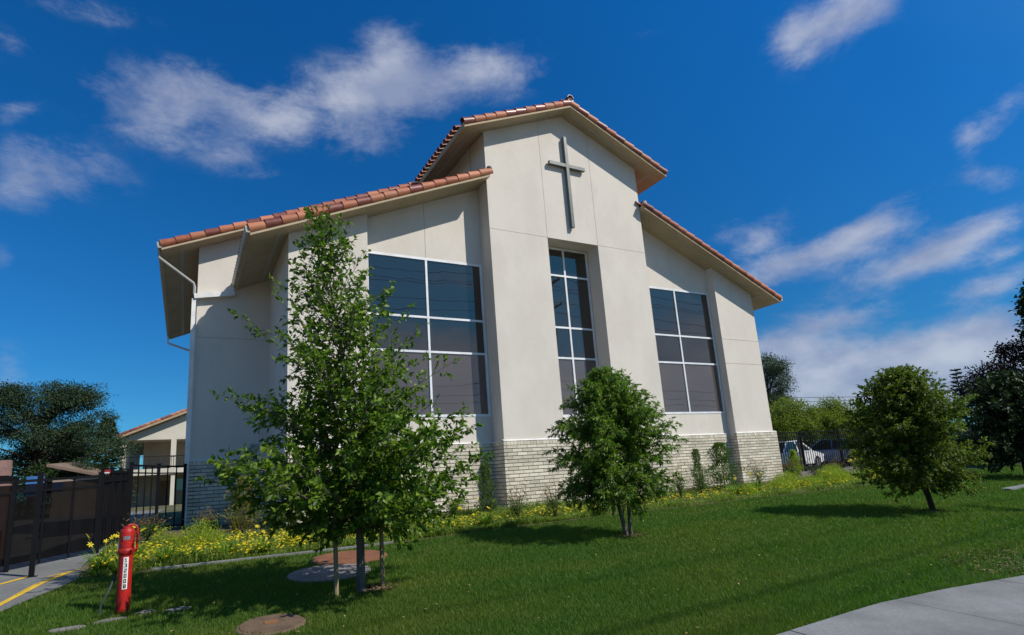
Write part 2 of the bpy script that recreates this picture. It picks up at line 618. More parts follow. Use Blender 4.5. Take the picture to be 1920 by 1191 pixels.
def strip(name, xs, lo, hi, dz, mat, nseg=1, kind='structure'):
    """sheet between two curves y=lo(x) and y=hi(x)"""
    V = []; F = []
    for i, x in enumerate(xs):
        a, b = lo(x), hi(x)
        for k in range(nseg+1):
            y = a+(b-a)*k/nseg
            V.append((x, y, gz(x, y)+dz))
    w = nseg+1
    for i in range(len(xs)-1):
        for k in range(nseg):
            q = i*w+k
            F.append((q, q+w, q+w+1, q+1))
    me = bpy.data.meshes.new(name)
    me.from_pydata(V, [], F)
    me.materials.append(mat)
    me.update()
    o = put(name, me)
    if kind: o['kind'] = kind
    return o


def lawn_left(y):
    return drive_edge(y)


V = []; F = []
LY = list(np.linspace(3.2, 9.9, 41))
for y in LY:
    V.append((lawn_left(y), y, gz(0, y)))
    V.append((3.0, y, gz(0, y)))
for i in range(len(LY)-1):
    F.append((2*i, 2*i+1, 2*i+3, 2*i+2))
me = bpy.data.meshes.new('lawn'); me.from_pydata(V, [], F); me.materials.append(TURF)
tag(put('lawn', me), kind='structure')
strip('lawn', [3.0]+list(np.linspace(3.4, 46, 90)), lambda x: walk_edge(x), lambda x: bed_edge(x)+0.05, 0.0, TURF, 4)
strip('lawn', [18, 60], lambda x: 10.4, lambda x: 13.2, -0.004, TURF, 2)
strip('flower_bed', list(np.linspace(-1.15, 24, 60)), lambda x: bed_edge(x)-0.02, lambda x: 17.0 if x < 1.9 else 14.2, 0.006, SOIL, 3)

# driveway
V = []; F = []
DY = list(np.linspace(3.3, 40, 74))
for y in DY:
    V.append((-9.0, y, gz(0, y)+0.012)); V.append((drive_edge(y), y, gz(0, y)+0.012))
for i in range(len(DY)-1):
    F.append((2*i, 2*i+1, 2*i+3, 2*i+2))
me = bpy.data.meshes.new('driveway'); me.from_pydata(V, [], F); me.materials.append(CONC2)
tag(put('driveway', me), kind='structure')
strip('parking_lot', [19.0, 30, 60], lambda x: 14.6, lambda x: 40, 0.01, ASPH, 2)
strip('street', [-200, 200], lambda x: -5.6, lambda x: 0.6, 0.0, ASPH)
mb = MB(); mb.box(-60, 60, 0.6, 0.75, -0.02, 0.13); tag(mb.build('kerb', CONC), kind='structure')
mb = MB(); mb.box(-60, 60, -5.75, -5.6, -0.02, 0.13); tag(mb.build('kerb', CONC), kind='structure')
strip('far_verge', [-200, 200], lambda x: -60, lambda x: -5.75, 0.0, material('warm_bounce_verge', (0.34, 0.27, 0.18), (0.27, 0.22, 0.14), .95, .1, .6, .5, 30))  # unseen verge, its tan chosen to bounce warm light onto the shaded walls

# pavement: slabs with open joints, each a piece of its own
walk = MB()
walk.slab([(-30, 0.75), (30, 0.75), (30, 1.9), (12, 1.9), (9, 2.7), (7.8, 2.97), (6.6, 3.16), (5.6, 3.24), (4.2, 3.22), (-30, 3.22)], -0.03,
          lambda x, y: gz(x, y)+0.004)
walk_o = walk.build('pavement', SOIL, origin=(0, 0, 0)); tag(walk_o, kind='structure')
xj = -9.35
k = 0
while xj < 20:
    x1 = xj+1.52
    mb = MB()
    g_ = 0.006
    e = [(xj+g_, 0.76), (x1-g_, 0.76)] + [(x, walk_edge(x)) for x in np.linspace(x1-g_, xj+g_, 9)]
    t_ = rnd.uniform(0, .004)
    mb.slab(e, lambda x, y: gz(x, y)-0.02, lambda x, y, t_=t_: gz(x, y)+0.03+t_)
    mb.build('slab', CONC, walk_o)
    xj = x1; k += 1

# mowing strip of concrete along the left flower bed
mb = MB()
xs = list(np.linspace(-0.35, 3.3, 30))
poly = [(x, bed_edge(x)-0.035) for x in xs] + [(x, bed_edge(x)+0.035) for x in reversed(xs)]
mb.slab(poly, lambda x, y: gz(x, y)-0.03, lambda x, y: gz(x, y)+0.035)
tag(mb.build('mowing_strip', CONC), 'narrow pale concrete edging between lawn and yellow flower bed', 'edging')

# painted lines on the driveway
def paint(name, pts, w, label):
    mb = MB()
    for i in range(len(pts)-1):
        a = Vector(pts[i]+(0,)); b = Vector(pts[i+1]+(0,)); d = (b-a).normalized(); s = Vector((-d.y, d.x, 0))*w/2
        q = [a-s, b-s, b+s, a+s]
        mb.add([(p.x, p.y, gz(p.x, p.y)+0.017) for p in q], [(0, 1, 2, 3)])
    return tag(mb.build(name, YELLOW), kind='structure')


paint('yellow_line', [(-2.9, 9.2), (-2.09, 10.11), (-1.85, 10.5)], 0.075, '')
paint('yellow_line', [(-2.3, 6.9), (-1.80, 8.62), (-1.60, 9.83), (-1.40, 10.50)], 0.075, '')
paint('yellow_line', [(-1.74, 9.15), (-1.66, 9.75), (-1.50, 10.2)], 0.035, '')
paint('yellow_line', [(-1.62, 10.28), (-1.30, 10.62)], 0.04, '')

# ------------------------------------------------------------------ church
XC = 10.063
TW = 2.8426
XL, XRR = XC-TW, XC+TW
YT = 13.0
YR = 13.584
YP = 13.29
YN = 16.70
XPL, XPLL = XC-TW-3.386, XC-TW-3.386-1.891      # left pier right / left edge
XPR, XPRR = XC+TW+3.386, XC+TW+3.386+1.891
XN0, XN1 = 0.106, 2*XC-0.106
ZC = 2.394
SL = 0.432
ZAP = 12.497                 # underside of tower / nave roof at the ridge
ZW = 9.73 + SL*2.857         # wing roof plane carried to the centre line


def zt(x): return ZAP - SL*abs(x-XC)
def zw(x): return ZW - SL*abs(x-XC)


church = empty('church', (XC, YT, 0.75), 'cream stucco church with red tile roofs, metal cross and brick base', 'church')
ZJ = 8.284
WWH = 0.9298
XW0, XW1 = XC-WWH, XC+WWH


def wall(name, polys, y0, y1, panels=None, mat=None):
    """solid wall (prisms) with proud stucco panels in front of recessed joints"""
    mb = MB()
    for p in polys:
        mb.prism(p, y0+0.014, y1)
    w = mb.build(name, JOINT if panels else (mat or STUCCO), church)
    if panels:
        for p in panels:
            q = MB(); q.prism(p, y0, y0+0.0145)
            q.build('stucco_panel', STUCCO, w)
    return w


G = 0.005
E_ = 0.02
# tower front: piers either side of the window slot and the gable above it
tower = wall('tower_wall',
     [[(XL+.002, ZC-.3), (XW0-.002, ZC-.3), (XW0-.002, zt(XW0)+E_), (XL+.002, zt(XL)+E_)],
      [(XW1+.002, ZC-.3), (XRR-.002, ZC-.3), (XRR-.002, zt(XRR)+E_), (XW1+.002, zt(XW1)+E_)],
      [(XW0-.002, ZJ+.002), (XW1+.002, ZJ+.002), (XW1+.002, zt(XW1)+E_), (XC, zt(XC)+E_), (XW0-.002, zt(XW0)+E_)]],
     YT, YR+0.35,
     [[(XL, ZC-.3), (XW0, ZC-.3), (XW0, ZJ-G), (XL, ZJ-G)],
      [(XL, ZJ+G), (XW0-G, ZJ+G), (XW0-G, zt(XW0)+E_), (XL, zt(XL)+E_)],
      [(XW0+G, ZJ), (XW1-G, ZJ), (XW1-G, zt(XW1)+E_), (XC, zt(XC)+E_), (XW0+G, zt(XW0)+E_)],
      [(XW1, ZC-.3), (XRR, ZC-.3), (XRR, ZJ-G), (XW1, ZJ-G)],
      [(XW1+G, ZJ+G), (XRR, ZJ+G), (XRR, zt(XRR)+E_), (XW1+G, zt(XW1)+E_)]])
# stucco skins of the reveals and returns (so that the dark joint material never shows there)
mb = MB()
mb.box(XL-.001, XL+.004, YT+.0005, YR+.3, ZC-.3, zt(XL)-.01)
mb.box(XRR-.004, XRR+.001, YT+.0005, YR+.3, ZC-.3, zt(XL)-.01)
mb.box(XW0-.004, XW0+.001, YT+.0005, 13.55, ZC-.25, ZJ+.001)
mb.box(XW1-.001, XW1+.004, YT+.0005, 13.55, ZC-.25, ZJ+.001)
mb.box(XW0+.002, XW1-.002, YT+.0005, 13.55, ZJ-.001, ZJ+.004)
mb.build('stucco_return', STUCCO, tower)
mb = MB(); mb.box(XW0, XW1, 13.56, 13.9, ZC-.3, 3.064)
mb.build('window_apron', STUCCO, church)
# tower flank walls behind the wing roofs
mb = MB(); mb.box(XL, XL+.25, YR+.36, 30, 8.0, zt(XL)+E_); mb.box(XRR-.25, XRR, YR+.36, 30, 8.0, zt(XRR)+E_)
mb.build('tower_flank', STUCCO, church)

WZ0, WZ1 = 3.106, 7.40


def recess(xa, xb, mull, sgn):
    jx = mull
    top = [(xa, WZ1), (xb, WZ1), (xb, zw(xb)+E_), (xa, zw(xa)+E_)]
    w = wall('recess_wall', [top, [(xa, ZC-.3), (xb, ZC-.3), (xb, WZ0), (xa, WZ0)],
             [(xa, WZ0), (xa+.03, WZ0), (xa+.03, WZ1), (xa, WZ1)], [(xb-.03, WZ0), (xb, WZ0), (xb, WZ1), (xb-.03, WZ1)]],
             YR, YR+.30,
             [[(xa, WZ1), (jx-G, WZ1), (jx-G, zw(jx-G)+E_), (xa, zw(xa)+E_)],
              [(jx+G, WZ1), (xb, WZ1), (xb, zw(xb)+E_), (jx+G, zw(jx+G)+E_)],
              [(xa, ZC-.3), (xb, ZC-.3), (xb, WZ0), (xa, WZ0)],
              [(xa, WZ0), (xa+.03, WZ0), (xa+.03, WZ1), (xa, WZ1)], [(xb-.03, WZ0), (xb, WZ0), (xb, WZ1), (xb-.03, WZ1)]])
    return w


recess(XPL, XL, 5.508, -1)
recess(XRR, XPR, 14.60, 1)


def pier(xa, xb, zj):
    f = lambda x: zw(x)+E_
    lv = [ZC-.3]+list(zj)
    panels = []
    for i, z in enumerate(lv):
        z1 = lv[i+1]-G if i+1 < len(lv) else None
        z0 = z+(G if i else 0)
        if z1: panels.append([(xa, z0), (xb, z0), (xb, z1), (xa, z1)])
        else: panels.append([(xa, z0), (xb, z0), (xb, f(xb)), (xa, f(xa))])
    w = wall('pier', [[(xa+.002, ZC-.3), (xb-.002, ZC-.3), (xb-.002, f(xb)), (xa+.002, f(xa))]], YP, YR+.2, panels)
    mb = MB()
    mb.box(xa-.001, xa+.004, YP+.0005, YR+.19, ZC-.3, f(xa)-.02 if xa < XC else f(xa)-.02)
    mb.box(xb-.004, xb+.001, YP+.0005, YR+.19, ZC-.3, min(f(xa), f(xb))-.02)
    mb.build('stucco_return', STUCCO, w)
    return w


pier(XPLL, XPL, (5.72,))
pier(XPR, XPRR, (4.80, 5.66))
# side walls of the wings
mb = MB(); mb.box(XPLL, XPLL+.25, YR+.2, YN+.3, ZC-.3, zw(XPLL)+E_); mb.build('wing_side_wall', STUCCO, church)
mb = MB(); mb.box(XPRR-.25, XPRR, YR+.2, YN+.3, ZC-.3, zw(XPRR)+E_); mb.build('wing_side_wall', STUCCO, church)
# nave front walls behind the wings
for sgn in (-1, 1):
    xs = [XN0, XPLL, XL]
    if sgn > 0: xs = [2*XC-q for q in xs][::-1]
    lo, hi = xs[0], xs[-1]
    zj = 5.672
    A = [(lo, ZC-.3), (hi, ZC-.3), (hi, zt(hi)+E_), (lo, zt(lo)+E_)]
    wall('nave_front_wall', [A], YN, YN+.3,
         [[(lo, ZC-.3), (hi, ZC-.3), (hi, zj-G), (lo, zj-G)], [(lo, zj+G), (hi, zj+G), (hi, zt(hi)+E_), (lo, zt(lo)+E_)]])
mb = MB(); mb.box(XN0, XN0+.3, YN+.3, 26, 0.7, zt(XN0)+E_); mb.build('nave_side_wall', STUCCO, church)
mb = MB(); mb.box(XN1-.3, XN1, YN+.3, 26, 0.7, zt(XN1)+E_); mb.build('nave_side_wall', STUCCO, church)
mb = MB(); mb.prism([(XN0, .7), (XN1, .7), (XN1, zt(XN1)), (XC, zt(XC)), (XN0, zt(XN0))], 25.8, 26); mb.build('rear_wall', STUCCO, church)

# sloping sill between brick and stucco
mb = MB()
BR = 0.05


def sill_x(x0, x1, yw, l=True, r=True):
    # top surface slopes from the wall to the brick face
    mb.add([(x0, yw-BR-.008, ZC), (x1, yw-BR-.008, ZC), (x1, yw+.02, ZC), (x0, yw+.02, ZC),
            (x0, yw-BR-.008, ZC+.012), (x1, yw-BR-.008, ZC+.012), (x1, yw+.02, ZC+.05), (x0, yw+.02, ZC+.05)],
           [(0, 3, 2, 1), (4, 5, 6, 7), (0, 1, 5, 4), (2, 3, 7, 6), (0, 4, 7, 3), (1, 2, 6, 5)])


sill_x(XL-BR, XRR+BR, YT); sill_x(XPL, XL-BR-.001, YR); sill_x(XRR+BR+.001, XPR-BR-.001, YR)
sill_x(XPLL-BR, XPL+BR, YP); sill_x(XPR-BR, XPRR+.12, YP); sill_x(XN0-BR, XPLL-BR-.001, YN)
mb.box(XL-BR, XL, YT-BR+.001, YR-BR, ZC+.0005, ZC+.03)
mb.box(XPLL-BR, XPLL, YP-BR+.001, YN-BR, ZC+.0005, ZC+.03)
mb.box(XPR-BR, XPR, YP-BR+.001, YR-BR, ZC+.0005, ZC+.03)
mb.box(XPRR, XPRR+.12, YP-BR+.001, YN, ZC+.0005, ZC+.03)
mb.build('sill', TRIM, church)

# brick base ---------------------------------------------------------------
base = MB()
BD = 0.012     # bricks stand this far in front of the mortar
yb = lambda y: y-BR+BD
zb0, zb1 = 0.45, ZC-.002
base.box(XL-BR+BD, XRR+BR-BD, yb(YT), YR+.2, zb0, zb1)
base.box(XPL, XL, yb(YR), YR+.2, zb0, zb1)
base.box(XRR, XPR, yb(YR), YR+.2, zb0, zb1)
base.box(XPLL-BR+BD, XPL+BR-BD, yb(YP), YN, zb0, zb1)
base.box(XPR-BR+BD, XPRR+.12-BD, yb(YP), YN, zb0, zb1)
base.box(XN0-BR+BD, XPLL, yb(YN), YN+.2, zb0, zb1)
base.box(XN0-BR+BD, XN0+.2, yb(YN), 26, zb0, zb1)
brick_base = base.build('brick_base', MORTAR, church)
BL, BH = 0.303, 0.092
bricks = []   # (axis, u0, u1, face coordinate, z0, z1)


def brick_face(axis, a, b, face, off=0.0):
    """axis 'x': face at y=face looking -Y, from x=a..b;  axis 'y': face at x=face looking -X, y=a..b"""
    # cap course of rowlocks
    n = max(1, round((b-a)/0.1)); w = (b-a)/n
    for i in range(n):
        bricks.append((axis, a+i*w+.004, a+(i+1)*w-.004, face, ZC-.100, ZC-.003, 0))
    z = ZC-.112
    r_ = 0
    while z > 0.58:
        o = off+(BL/2 if r_ % 2 else 0)
        x = a-BL+(o % BL)
        while x < b:
            x0, x1 = max(a, x), min(b, x+BL)
            if x1-x0 > 0.03:
                bricks.append((axis, x0+(.006 if x0 > a else 0), x1-(.006 if x1 < b else 0), face, z-BH+.019, z, 1 if abs(x1-x0-BL) < 1e-6 else 0))
            x += BL
        z -= BH
        r_ += 1


brick_face('x', XL-BR, XRR+BR, YT-BR, 0.09)
brick_face('x', XPL+BR, XL-BR, YR-BR, 0.05)
brick_face('x', XRR+BR, XPR-BR, YR-BR, 0.12)
brick_face('x', XPLL-BR, XPL+BR, YP-BR, 0.2)
brick_face('x', XPR-BR, XPRR+.12, YP-BR, 0.0)
brick_face('x', XN0-BR, XPLL-BR, YN-BR, 0.15)
brick_face('y', YT-BR+.0005, YR-BR, XL-BR, 0.0)
brick_face('y', YP-BR+.0005, YR-BR, XPR-BR, 0.0)
brick_face('y', YP-BR+.0005, YN-BR, XPLL-BR, 0.0)


def brick_depth(b):
    u = (b[1]+b[2])/2
    p = Vector((u, b[3], (b[4]+b[5])/2)) if b[0] == 'x' else Vector((b[3], u, (b[4]+b[5])/2))
    d = (p-Vector((0, 0, CAM_Z))).dot(fw)
    fore = abs(p.y)/d if b[0] == 'x' else abs(p.x)/d
    hid = 1.5 if (b[0] == 'x' and 2.2 < u < 5.2) else 1.0
    return d/fore*hid


full = [b for b in bricks if b[6] == 1]
full.sort(key=brick_depth)
single = full[:300]
sid = set(id(b) for b in single)
proto = MB(); proto.box(0, BL-.012, 0, .05, 0, BH-.019)
# small chamfer-free brick, shared by all the single ones
pm = proto.mesh('brick', BRICK)
pm.name = 'brick'
for b in single:
    j = rnd.uniform(-.0018, .0018)
    if b[0] == 'x':
        put('brick', pm, (b[1], b[3]+j, b[4]), brick_base)
    else:
        put('brick', pm, (b[3]+j, b[2], b[4]), brick_base, rot=(0, 0, -math.pi/2))
mb = MB()
for b in bricks:
    if id(b) in sid: continue
    j = rnd.uniform(-.0018, .0018)
    if b[0] == 'x': mb.box(b[1], b[2], b[3]+j, b[3]+.05, b[4], b[5])
    else: mb.box(b[3]+j, b[3]+.05, b[1], b[2], b[4], b[5])
o = mb.build('bricks', BRICK, brick_base); o['kind'] = 'stuff'

# windows ------------------------------------------------------------------
def window(x0, x1, z0, z1, yf, xm, zs, label=None):
    """frame front at yf; glass 35 mm behind"""
    F_ = 0.062
    root = MB()
    root.box(x0, x1, yf, yf+.06, z1-F_, z1); root.box(x0, x1, yf, yf+.06, z0, z0+F_)
    root.box(x0, x0+F_, yf+.0005, yf+.0595, z0+F_, z1-F_); root.box(x1-F_, x1, yf+.0005, yf+.0595, z0+F_, z1-F_)
    w = root.build('window', ALU, church)
    if label: w['label'] = label
    zz = [z0+F_/2]+list(zs)+[z1-F_/2]
    MW = 0.056
    mb = MB(); mb.box(xm-MW/2, xm+MW/2, yf+.003, yf+.055, z0+F_, z1-F_); mb.build('mullion', ALU, w)
    for z in zs:
        for a, b in ((x0+F_, xm-MW/2), (xm+MW/2, x1-F_)):
            mb = MB(); mb.box(a, b, yf+.004, yf+.054, z-MW/2, z+MW/2); mb.build('transom', ALU, w)
    for i in range(len(zz)-1):
        for a, b in ((x0+F_*.7, xm), (xm, x1-F_*.7)):
            mb = MB()
            mb.box(a+.002, b-.002, yf+.034, yf+.040, zz[i]+.002, zz[i+1]-.002)
            p = mb.build('pane', SPANDREL if i == 0 else GLASS, w)
            if i == 0: p['label'] = 'brownish grey tinted pane'
    return w


window(XPL+.03, XL-.03, WZ0, WZ1, YR-.012, 5.508, (4.81, 5.74), 'wide six-pane window left of the tower')
window(XRR+.03, XPR-.03, WZ0, WZ1, YR-.012, 14.60, (4.81, 5.74), 'wide six-pane window right of the tower')
window(XW0+.012, XW1-.012, 3.064, ZJ-.012, 13.562, XC, (4.797, 5.73, 7.367), 'tall narrow window under the cross')

# cross --------------------------------------------------------------------
mb = MB()
cx_, cy0, cy1 = 10.03, 12.865, 12.965
mb.box(cx_-.055, cx_+.055, cy0, cy1, 8.68, 11.71)
mb.box(cx_-.665, cx_-.0555, cy0+.002, cy1-.002, 10.66, 10.775)
mb.box(cx_+.0555, cx_+.665, cy0+.002, cy1-.002, 10.66, 10.775)
for zz in (9.2, 10.2, 11.3):
    mb.box(cx_-.02, cx_+.02, cy1, YT+.001, zz, zz+.04)
cross = mb.build('cross', CROSSM, church); cross['label'] = 'thin dark metal cross fixed in front of the gable'
bv = cross.modifiers.new('bevel', 'BEVEL'); bv.width = 0.006; bv.segments = 2

# roofs --------------------------------------------------------------------
# barrel tile: axis along +Z of its own mesh? built along local X (up-slope), opening downwards
def tile_mesh(length, r0, r1, name='tile', seg=9, span=180):
    mb = MB()
    vs = []; fs = []
    th = 0.014
    for (x, r_) in ((0, r0), (length, r1)):
        for rr in (r_, r_-th):
            for k in range(seg+1):
                a = R(90-span/2 + span*k/seg)
                vs.append((x, rr*math.cos(a), rr*math.sin(a)))
    n = seg+1
    for k in range(seg):
        fs.append((k, 2*n+k, 2*n+k+1, k+1))             # outer
        fs.append((n+k, n+k+1, 3*n+k+1, 3*n+k))         # inner
        fs.append((k, k+1, n+k+1, n+k))                 # lower end
        fs.append((2*n+k, 3*n+k, 3*n+k+1, 2*n+k+1))
    mb.add(vs, fs)
    return mb


def tile_set(length, r0, r1, name='tile', span=180):
    a = tile_mesh(length, r0, r1, span=span).mesh(name, TILE, smooth=True)
    b = tile_mesh(length, r0, r1, span=span).mesh(name, TILE_DARK, smooth=True)
    return a, b


EXPO = 0.375
T_rake = tile_set(0.43, 0.125, 0.106, 'rake_tile', 200)
T_field = tile_set(0.43, 0.098, 0.080, 'tile')


def place_tile(kind, p, slope_dir, roll, parent, dark=False, name='tile', lift=0.03):
    """p: lower end of the barrel axis; slope_dir +1: rises towards +X"""
    th = math.atan(SL)
    ux = Vector((math.cos(th)*slope_dir, 0, math.sin(th)))
    uz = Vector((-math.sin(th)*slope_dir, 0, math.cos(th)))
    uy = uz.cross(ux)
    # each tile tips a little: its lower end rides on the one below
    tip = math.atan2(lift*0.7, 0.42)
    ux2 = ux*math.cos(tip) - uz*math.sin(tip)
    uz2 = ux*math.sin(tip) + uz*math.cos(tip)
    Mx = Matrix(((ux2.x, uy.x, uz2.x), (ux2.y, uy.y, uz2.y), (ux2.z, uy.z, uz2.z)))
    Mx = Mx @ Matrix.Rotation(roll, 3, 'X')
    o = put(name, kind[1 if dark else 0], Vector(p)+uz*lift, parent)
    o.rotation_euler = Mx.to_euler()
    o['seed'] = rnd.random()
    return o


def roof_side(name, xe, xt, zf, y0, y1, side, wall_x=None, tiles=True, nrows=2, gutter=True, eave_rows=0, vent=True, fascia_end=True):
    """one roof slope. xe = eave x, xt = top x, zf(x) = underside, y0 = rake (front) y; side -1 left slope, +1 right slope"""
    TH = 0.155
    lo, hi = (xe, xt) if side < 0 else (xt, xe)
    mb = MB()
    mb.prism([(lo, zf(lo)+.004), (hi, zf(hi)+.004), (hi, zf(hi)+TH-.012), (lo, zf(lo)+TH-.012)], y0+.03, y1)
    r_ = mb.build(name, SOFFIT, church)
    mb = MB()
    mb.prism([(lo, zf(lo)), (hi, zf(hi)), (hi, zf(hi)+TH), (lo, zf(lo)+TH)], y0, y0+.0295)
    mb.build('rake_fascia', SOFFIT, r_)
    mb = MB()
    if side < 0: mb.box(xe-.028, xe-.0005, y0, y1, zf(xe)-.01, zf(xe)+TH-.01)
    else: mb.box(xe+.0005, xe+.028, y0, y1, zf(xe)-.01, zf(xe)+TH-.01)
    mb.build('eave_fascia', SOFFIT, r_)
    L = abs(xt-xe)/math.cos(math.atan(SL))
    n = int(L/EXPO)
    off = 0.0
    d = Vector((-side*math.cos(math.atan(SL)), 0, math.sin(math.atan(SL))))
    for i in range(n+1):
        s = -0.05+i*EXPO
        p = Vector((xe, y0+0.055, zf(xe)+TH-0.012)) + d*s
        place_tile(T_rake, (p.x, p.y, p.z), -side, side*R(-44), r_, rnd.random() < .34, 'rake_tile', 0.03)
    for j in range(nrows):
        for i in range(n+1):
            s = -0.10+i*EXPO + (0.17 if j % 2 == 0 else 0)
            p = Vector((xe, y0+0.24+0.235*j, zf(xe)+TH+0.035)) + d*s
            place_tile(T_field, (p.x, p.y, p.z), -side, 0, r_, rnd.random() < .3, 'tile', 0.035)
    # eave ends of the further rows
    for j in range(nrows, nrows+eave_rows):
        for i in range(2):
            s = -0.10+i*EXPO + (0.17 if j % 2 == 0 else 0)*0
            p = Vector((xe, y0+0.24+0.235*j, zf(xe)+TH+0.035)) + d*s
            place_tile(T_field, (p.x, p.y, p.z), -side, 0, r_, rnd.random() < .3, 'tile', 0.035)
    # the rest of the field: ridged tile surface in one piece
    yy = y0+0.24+0.235*(nrows) - 0.1175
    x0f = 0.75 if eave_rows else -0.05
    ys = np.arange(yy, y1, 0.047)
    ss = []
    k_ = 0
    s0 = x0f
    while s0 < L:
        ss += [(s0, 0.035), (min(L, s0+EXPO-.002), 0.0)]
        s0 += EXPO
    V = []
    th = math.atan(SL)
    for (s, lf) in ss:
        for y in ys:
            ph = ((y-yy) / 0.235) % 1.0
            h = 0.085*math.sqrt(max(0, 1-((ph-.5)*2)**2))
            off_ = TH+h+lf-0.01
            V.append((xe+d.x*s + side*math.sin(th)*off_*1.0, y, zf(xe)+d.z*s+off_*math.cos(th)))
    T = []
    ny = len(ys)
    for a in range(len(ss)-1):
        for b in range(ny-1):
            q = a*ny+b
            T += [(q, q+1, q+ny+1), (q, q+ny+1, q+ny)]
    if len(ys) > 2:
        o = put('roof_tiles', fastmesh('roof_tiles', np.array(V), np.array(T), TILE), (0, 0, 0), r_)
        o['kind'] = 'stuff'
    return r_


OH = 0.53
YRK = YT-OH
tl = roof_side('tower_roof', XC-3.68, XC, zt, YRK, 16.1, -1, nrows=2, eave_rows=13)
tr = roof_side('tower_roof', XC+3.68, XC, zt, YRK, 16.1, 1, nrows=2)
lw = roof_side('wing_roof', XC-8.977, XL-.003, zw, 12.76, YN-.003, -1, nrows=2)
rw = roof_side('wing_roof', XC+8.98, XRR+.003, zw, 12.76, YN-.003, 1, nrows=2)
nl = roof_side('nave_roof', -0.737, XC-.003, zt, 16.17, 26.2, -1, nrows=2)
nr = roof_side('nave_roof', 2*XC+.737, XC+.003, zt, 16.17, 26.2, 1, nrows=2)

# ridge cap tiles of the tower
rm = tile_mesh(0.43, 0.115, 0.10, seg=10).mesh('ridge_tile', TILE_DARK, smooth=True)
y = YRK-0.05
while y < 16.2:
    o = put('ridge_tile', rm, (XC, y, ZAP+.155+.13), tl)
    o.rotation_euler = (0, R(2.5), R(90))
    y += 0.36
mb = MB()
mb.lathe([(0.03, -.02), (0.085, -.02), (0.09, .03), (0.06, .08), (0.01, .10)], (XC, YRK+.02, ZAP+.155+.06), 14)
mb.build('ridge_mortar', RIDGE, tl, smooth=True)
mb = MB()
mb.lathe([(0.03, -.06), (0.07, -.05), (0.085, .02), (0.06, .07), (0.01, .08)], (XL-.0, 12.80, zw(XL)+.155+.09), 14)
mb.build('ridge_mortar', RIDGE, lw, smooth=True)
mb = MB()
mb.lathe([(0.03, -.06), (0.07, -.05), (0.08, .02), (0.06, .06), (0.01, .07)], (XRR+.06, 12.80, zw(XRR)+.155+.06), 14)
mb.build('ridge_mortar', material('pale_mortar', (.45, .38, .30)), rw, smooth=True)

# soffit vent strips (thin raised metal strips under the overhangs)
def vent(parent, xa, xb, zf, y, side):
    mb = MB()
    lo, hi = min(xa, xb), max(xa, xb)
    mb.prism([(lo, zf(lo)-.004), (hi, zf(hi)-.004), (hi, zf(hi)+.002), (lo, zf(lo)+.002)], y-.017, y+.017)
    mb.build('soffit_vent', VENT, parent)


vent(tr, XC+.18, XC+3.30, zt, YRK+.27, 1)
vent(tl, XC-.18, XC-3.30, zt, YRK+.27, -1)
vent(rw, XRR+.02, XC+8.4, zw, 13.02, 1)
mb = MB()
for parent, x, zf, ya_, yb_ in ((tr, XC+3.30, zt, YRK+.27, 16.0), (rw, XC+8.4, zw, 13.02, 16.6), (tl, XC-3.30, zt, YRK+.27, 16.0),
                                (lw, XC-8.35, zw, 13.02, 16.6), (nl, -0.30, zt, 16.5, 26.0)):
    mb = MB()
    sg = 1 if x > XC else -1
    mb.prism([(x-.035, zf(x-.035)-.004), (x+.035, zf(x+.035)-.004), (x+.035, zf(x+.035)+.002), (x-.035, zf(x-.035)+.002)], ya_+.018, yb_)
    mb.build('soffit_vent', VENT, parent)

# gutters
def gutter(xe, z, y0, y1, side, parent):
    mb = MB()
    w, h = 0.13, 0.15
    s = side
    prof = [(xe+s*.03, z), (xe+s*(w-.02), z), (xe+s*w, z+h*.45), (xe+s*(w+.012), z+h), (xe+s*(w-.01), z+h), (xe+s*(w-.02), z+h*.5), (xe+s*(w-.03), z+.015), (xe+s*.03, z+.015)]
    if s > 0: prof = prof
    else: prof = prof[::-1]
    mb.prism(prof, y0, y1)
    # end caps
    cap = [(xe+s*.03, z), (xe+s*(w-.02), z), (xe+s*w, z+h*.45), (xe+s*(w+.012), z+h), (xe+s*.03, z+h)]
    if s < 0: cap = cap[::-1]
    mb.prism(cap, y0-.008, y0+.0); mb.prism(cap, y1, y1+.008)
    return mb.build('gutter', GUTTER, parent)


XE = XC-8.977
gutter(XE, zw(XE)+.035, 12.74, YN-.02, -1, lw)
gutter(2*XC-XE, zw(XE)+.035, 12.74, YN-.02, 1, rw)
gutter(-0.737, zt(-0.737)+.03, 16.15, 26.2, -1, nl)
gutter(XC+3.68, zt(XC+3.68)+.03, YRK-.01, 16.0, 1, tr) if False else None

# downspouts
mb = MB()
mb.bar((0.95, 16.60, 7.10), (0.95, 16.60, 6.95), .09, .075)
mb.bar((1.02, 16.60, 6.93), (0.03, 16.60, 6.76), .13, .13)
mb.build('downspout', DOWN, church)
mb = MB()
mb.tube([(-.82, 16.32, 7.86), (-.82, 16.32, 7.66), (0.0, 16.60, 7.13), (0.03, 16.61, 7.03), (0.03, 16.61, 6.84)], .038, 8)
mb.build('downspout', DOWN_SHADE, church, smooth=True)
mb = MB(); mb.box(0.03-.05, 0.03+.05, 16.575, 16.64, ZC+.06, 6.70)
mb.box(0.03-.05, 0.03+.05, 16.54, 16.605, 0.85, ZC+.0595)
mb.build('downspout', DOWN, church)
mb = MB()
mb.tube([(-.82, 25.9, 7.86), (-.82, 25.9, 7.60), (0.06, 25.95, 7.3)], .045, 8); mb.build('downspout', DOWN, church, smooth=True)
# small wall vent on the nave front
mb = MB(); mb.box(1.50, 1.72, YN-.03, YN+.002, 2.62, 2.80)
for i in range(5): mb.box(1.52, 1.70, YN-.045, YN-.031, 2.64+i*.032, 2.655+i*.032)
mb.build('wall_vent', VENT, church)
# ===PART2===

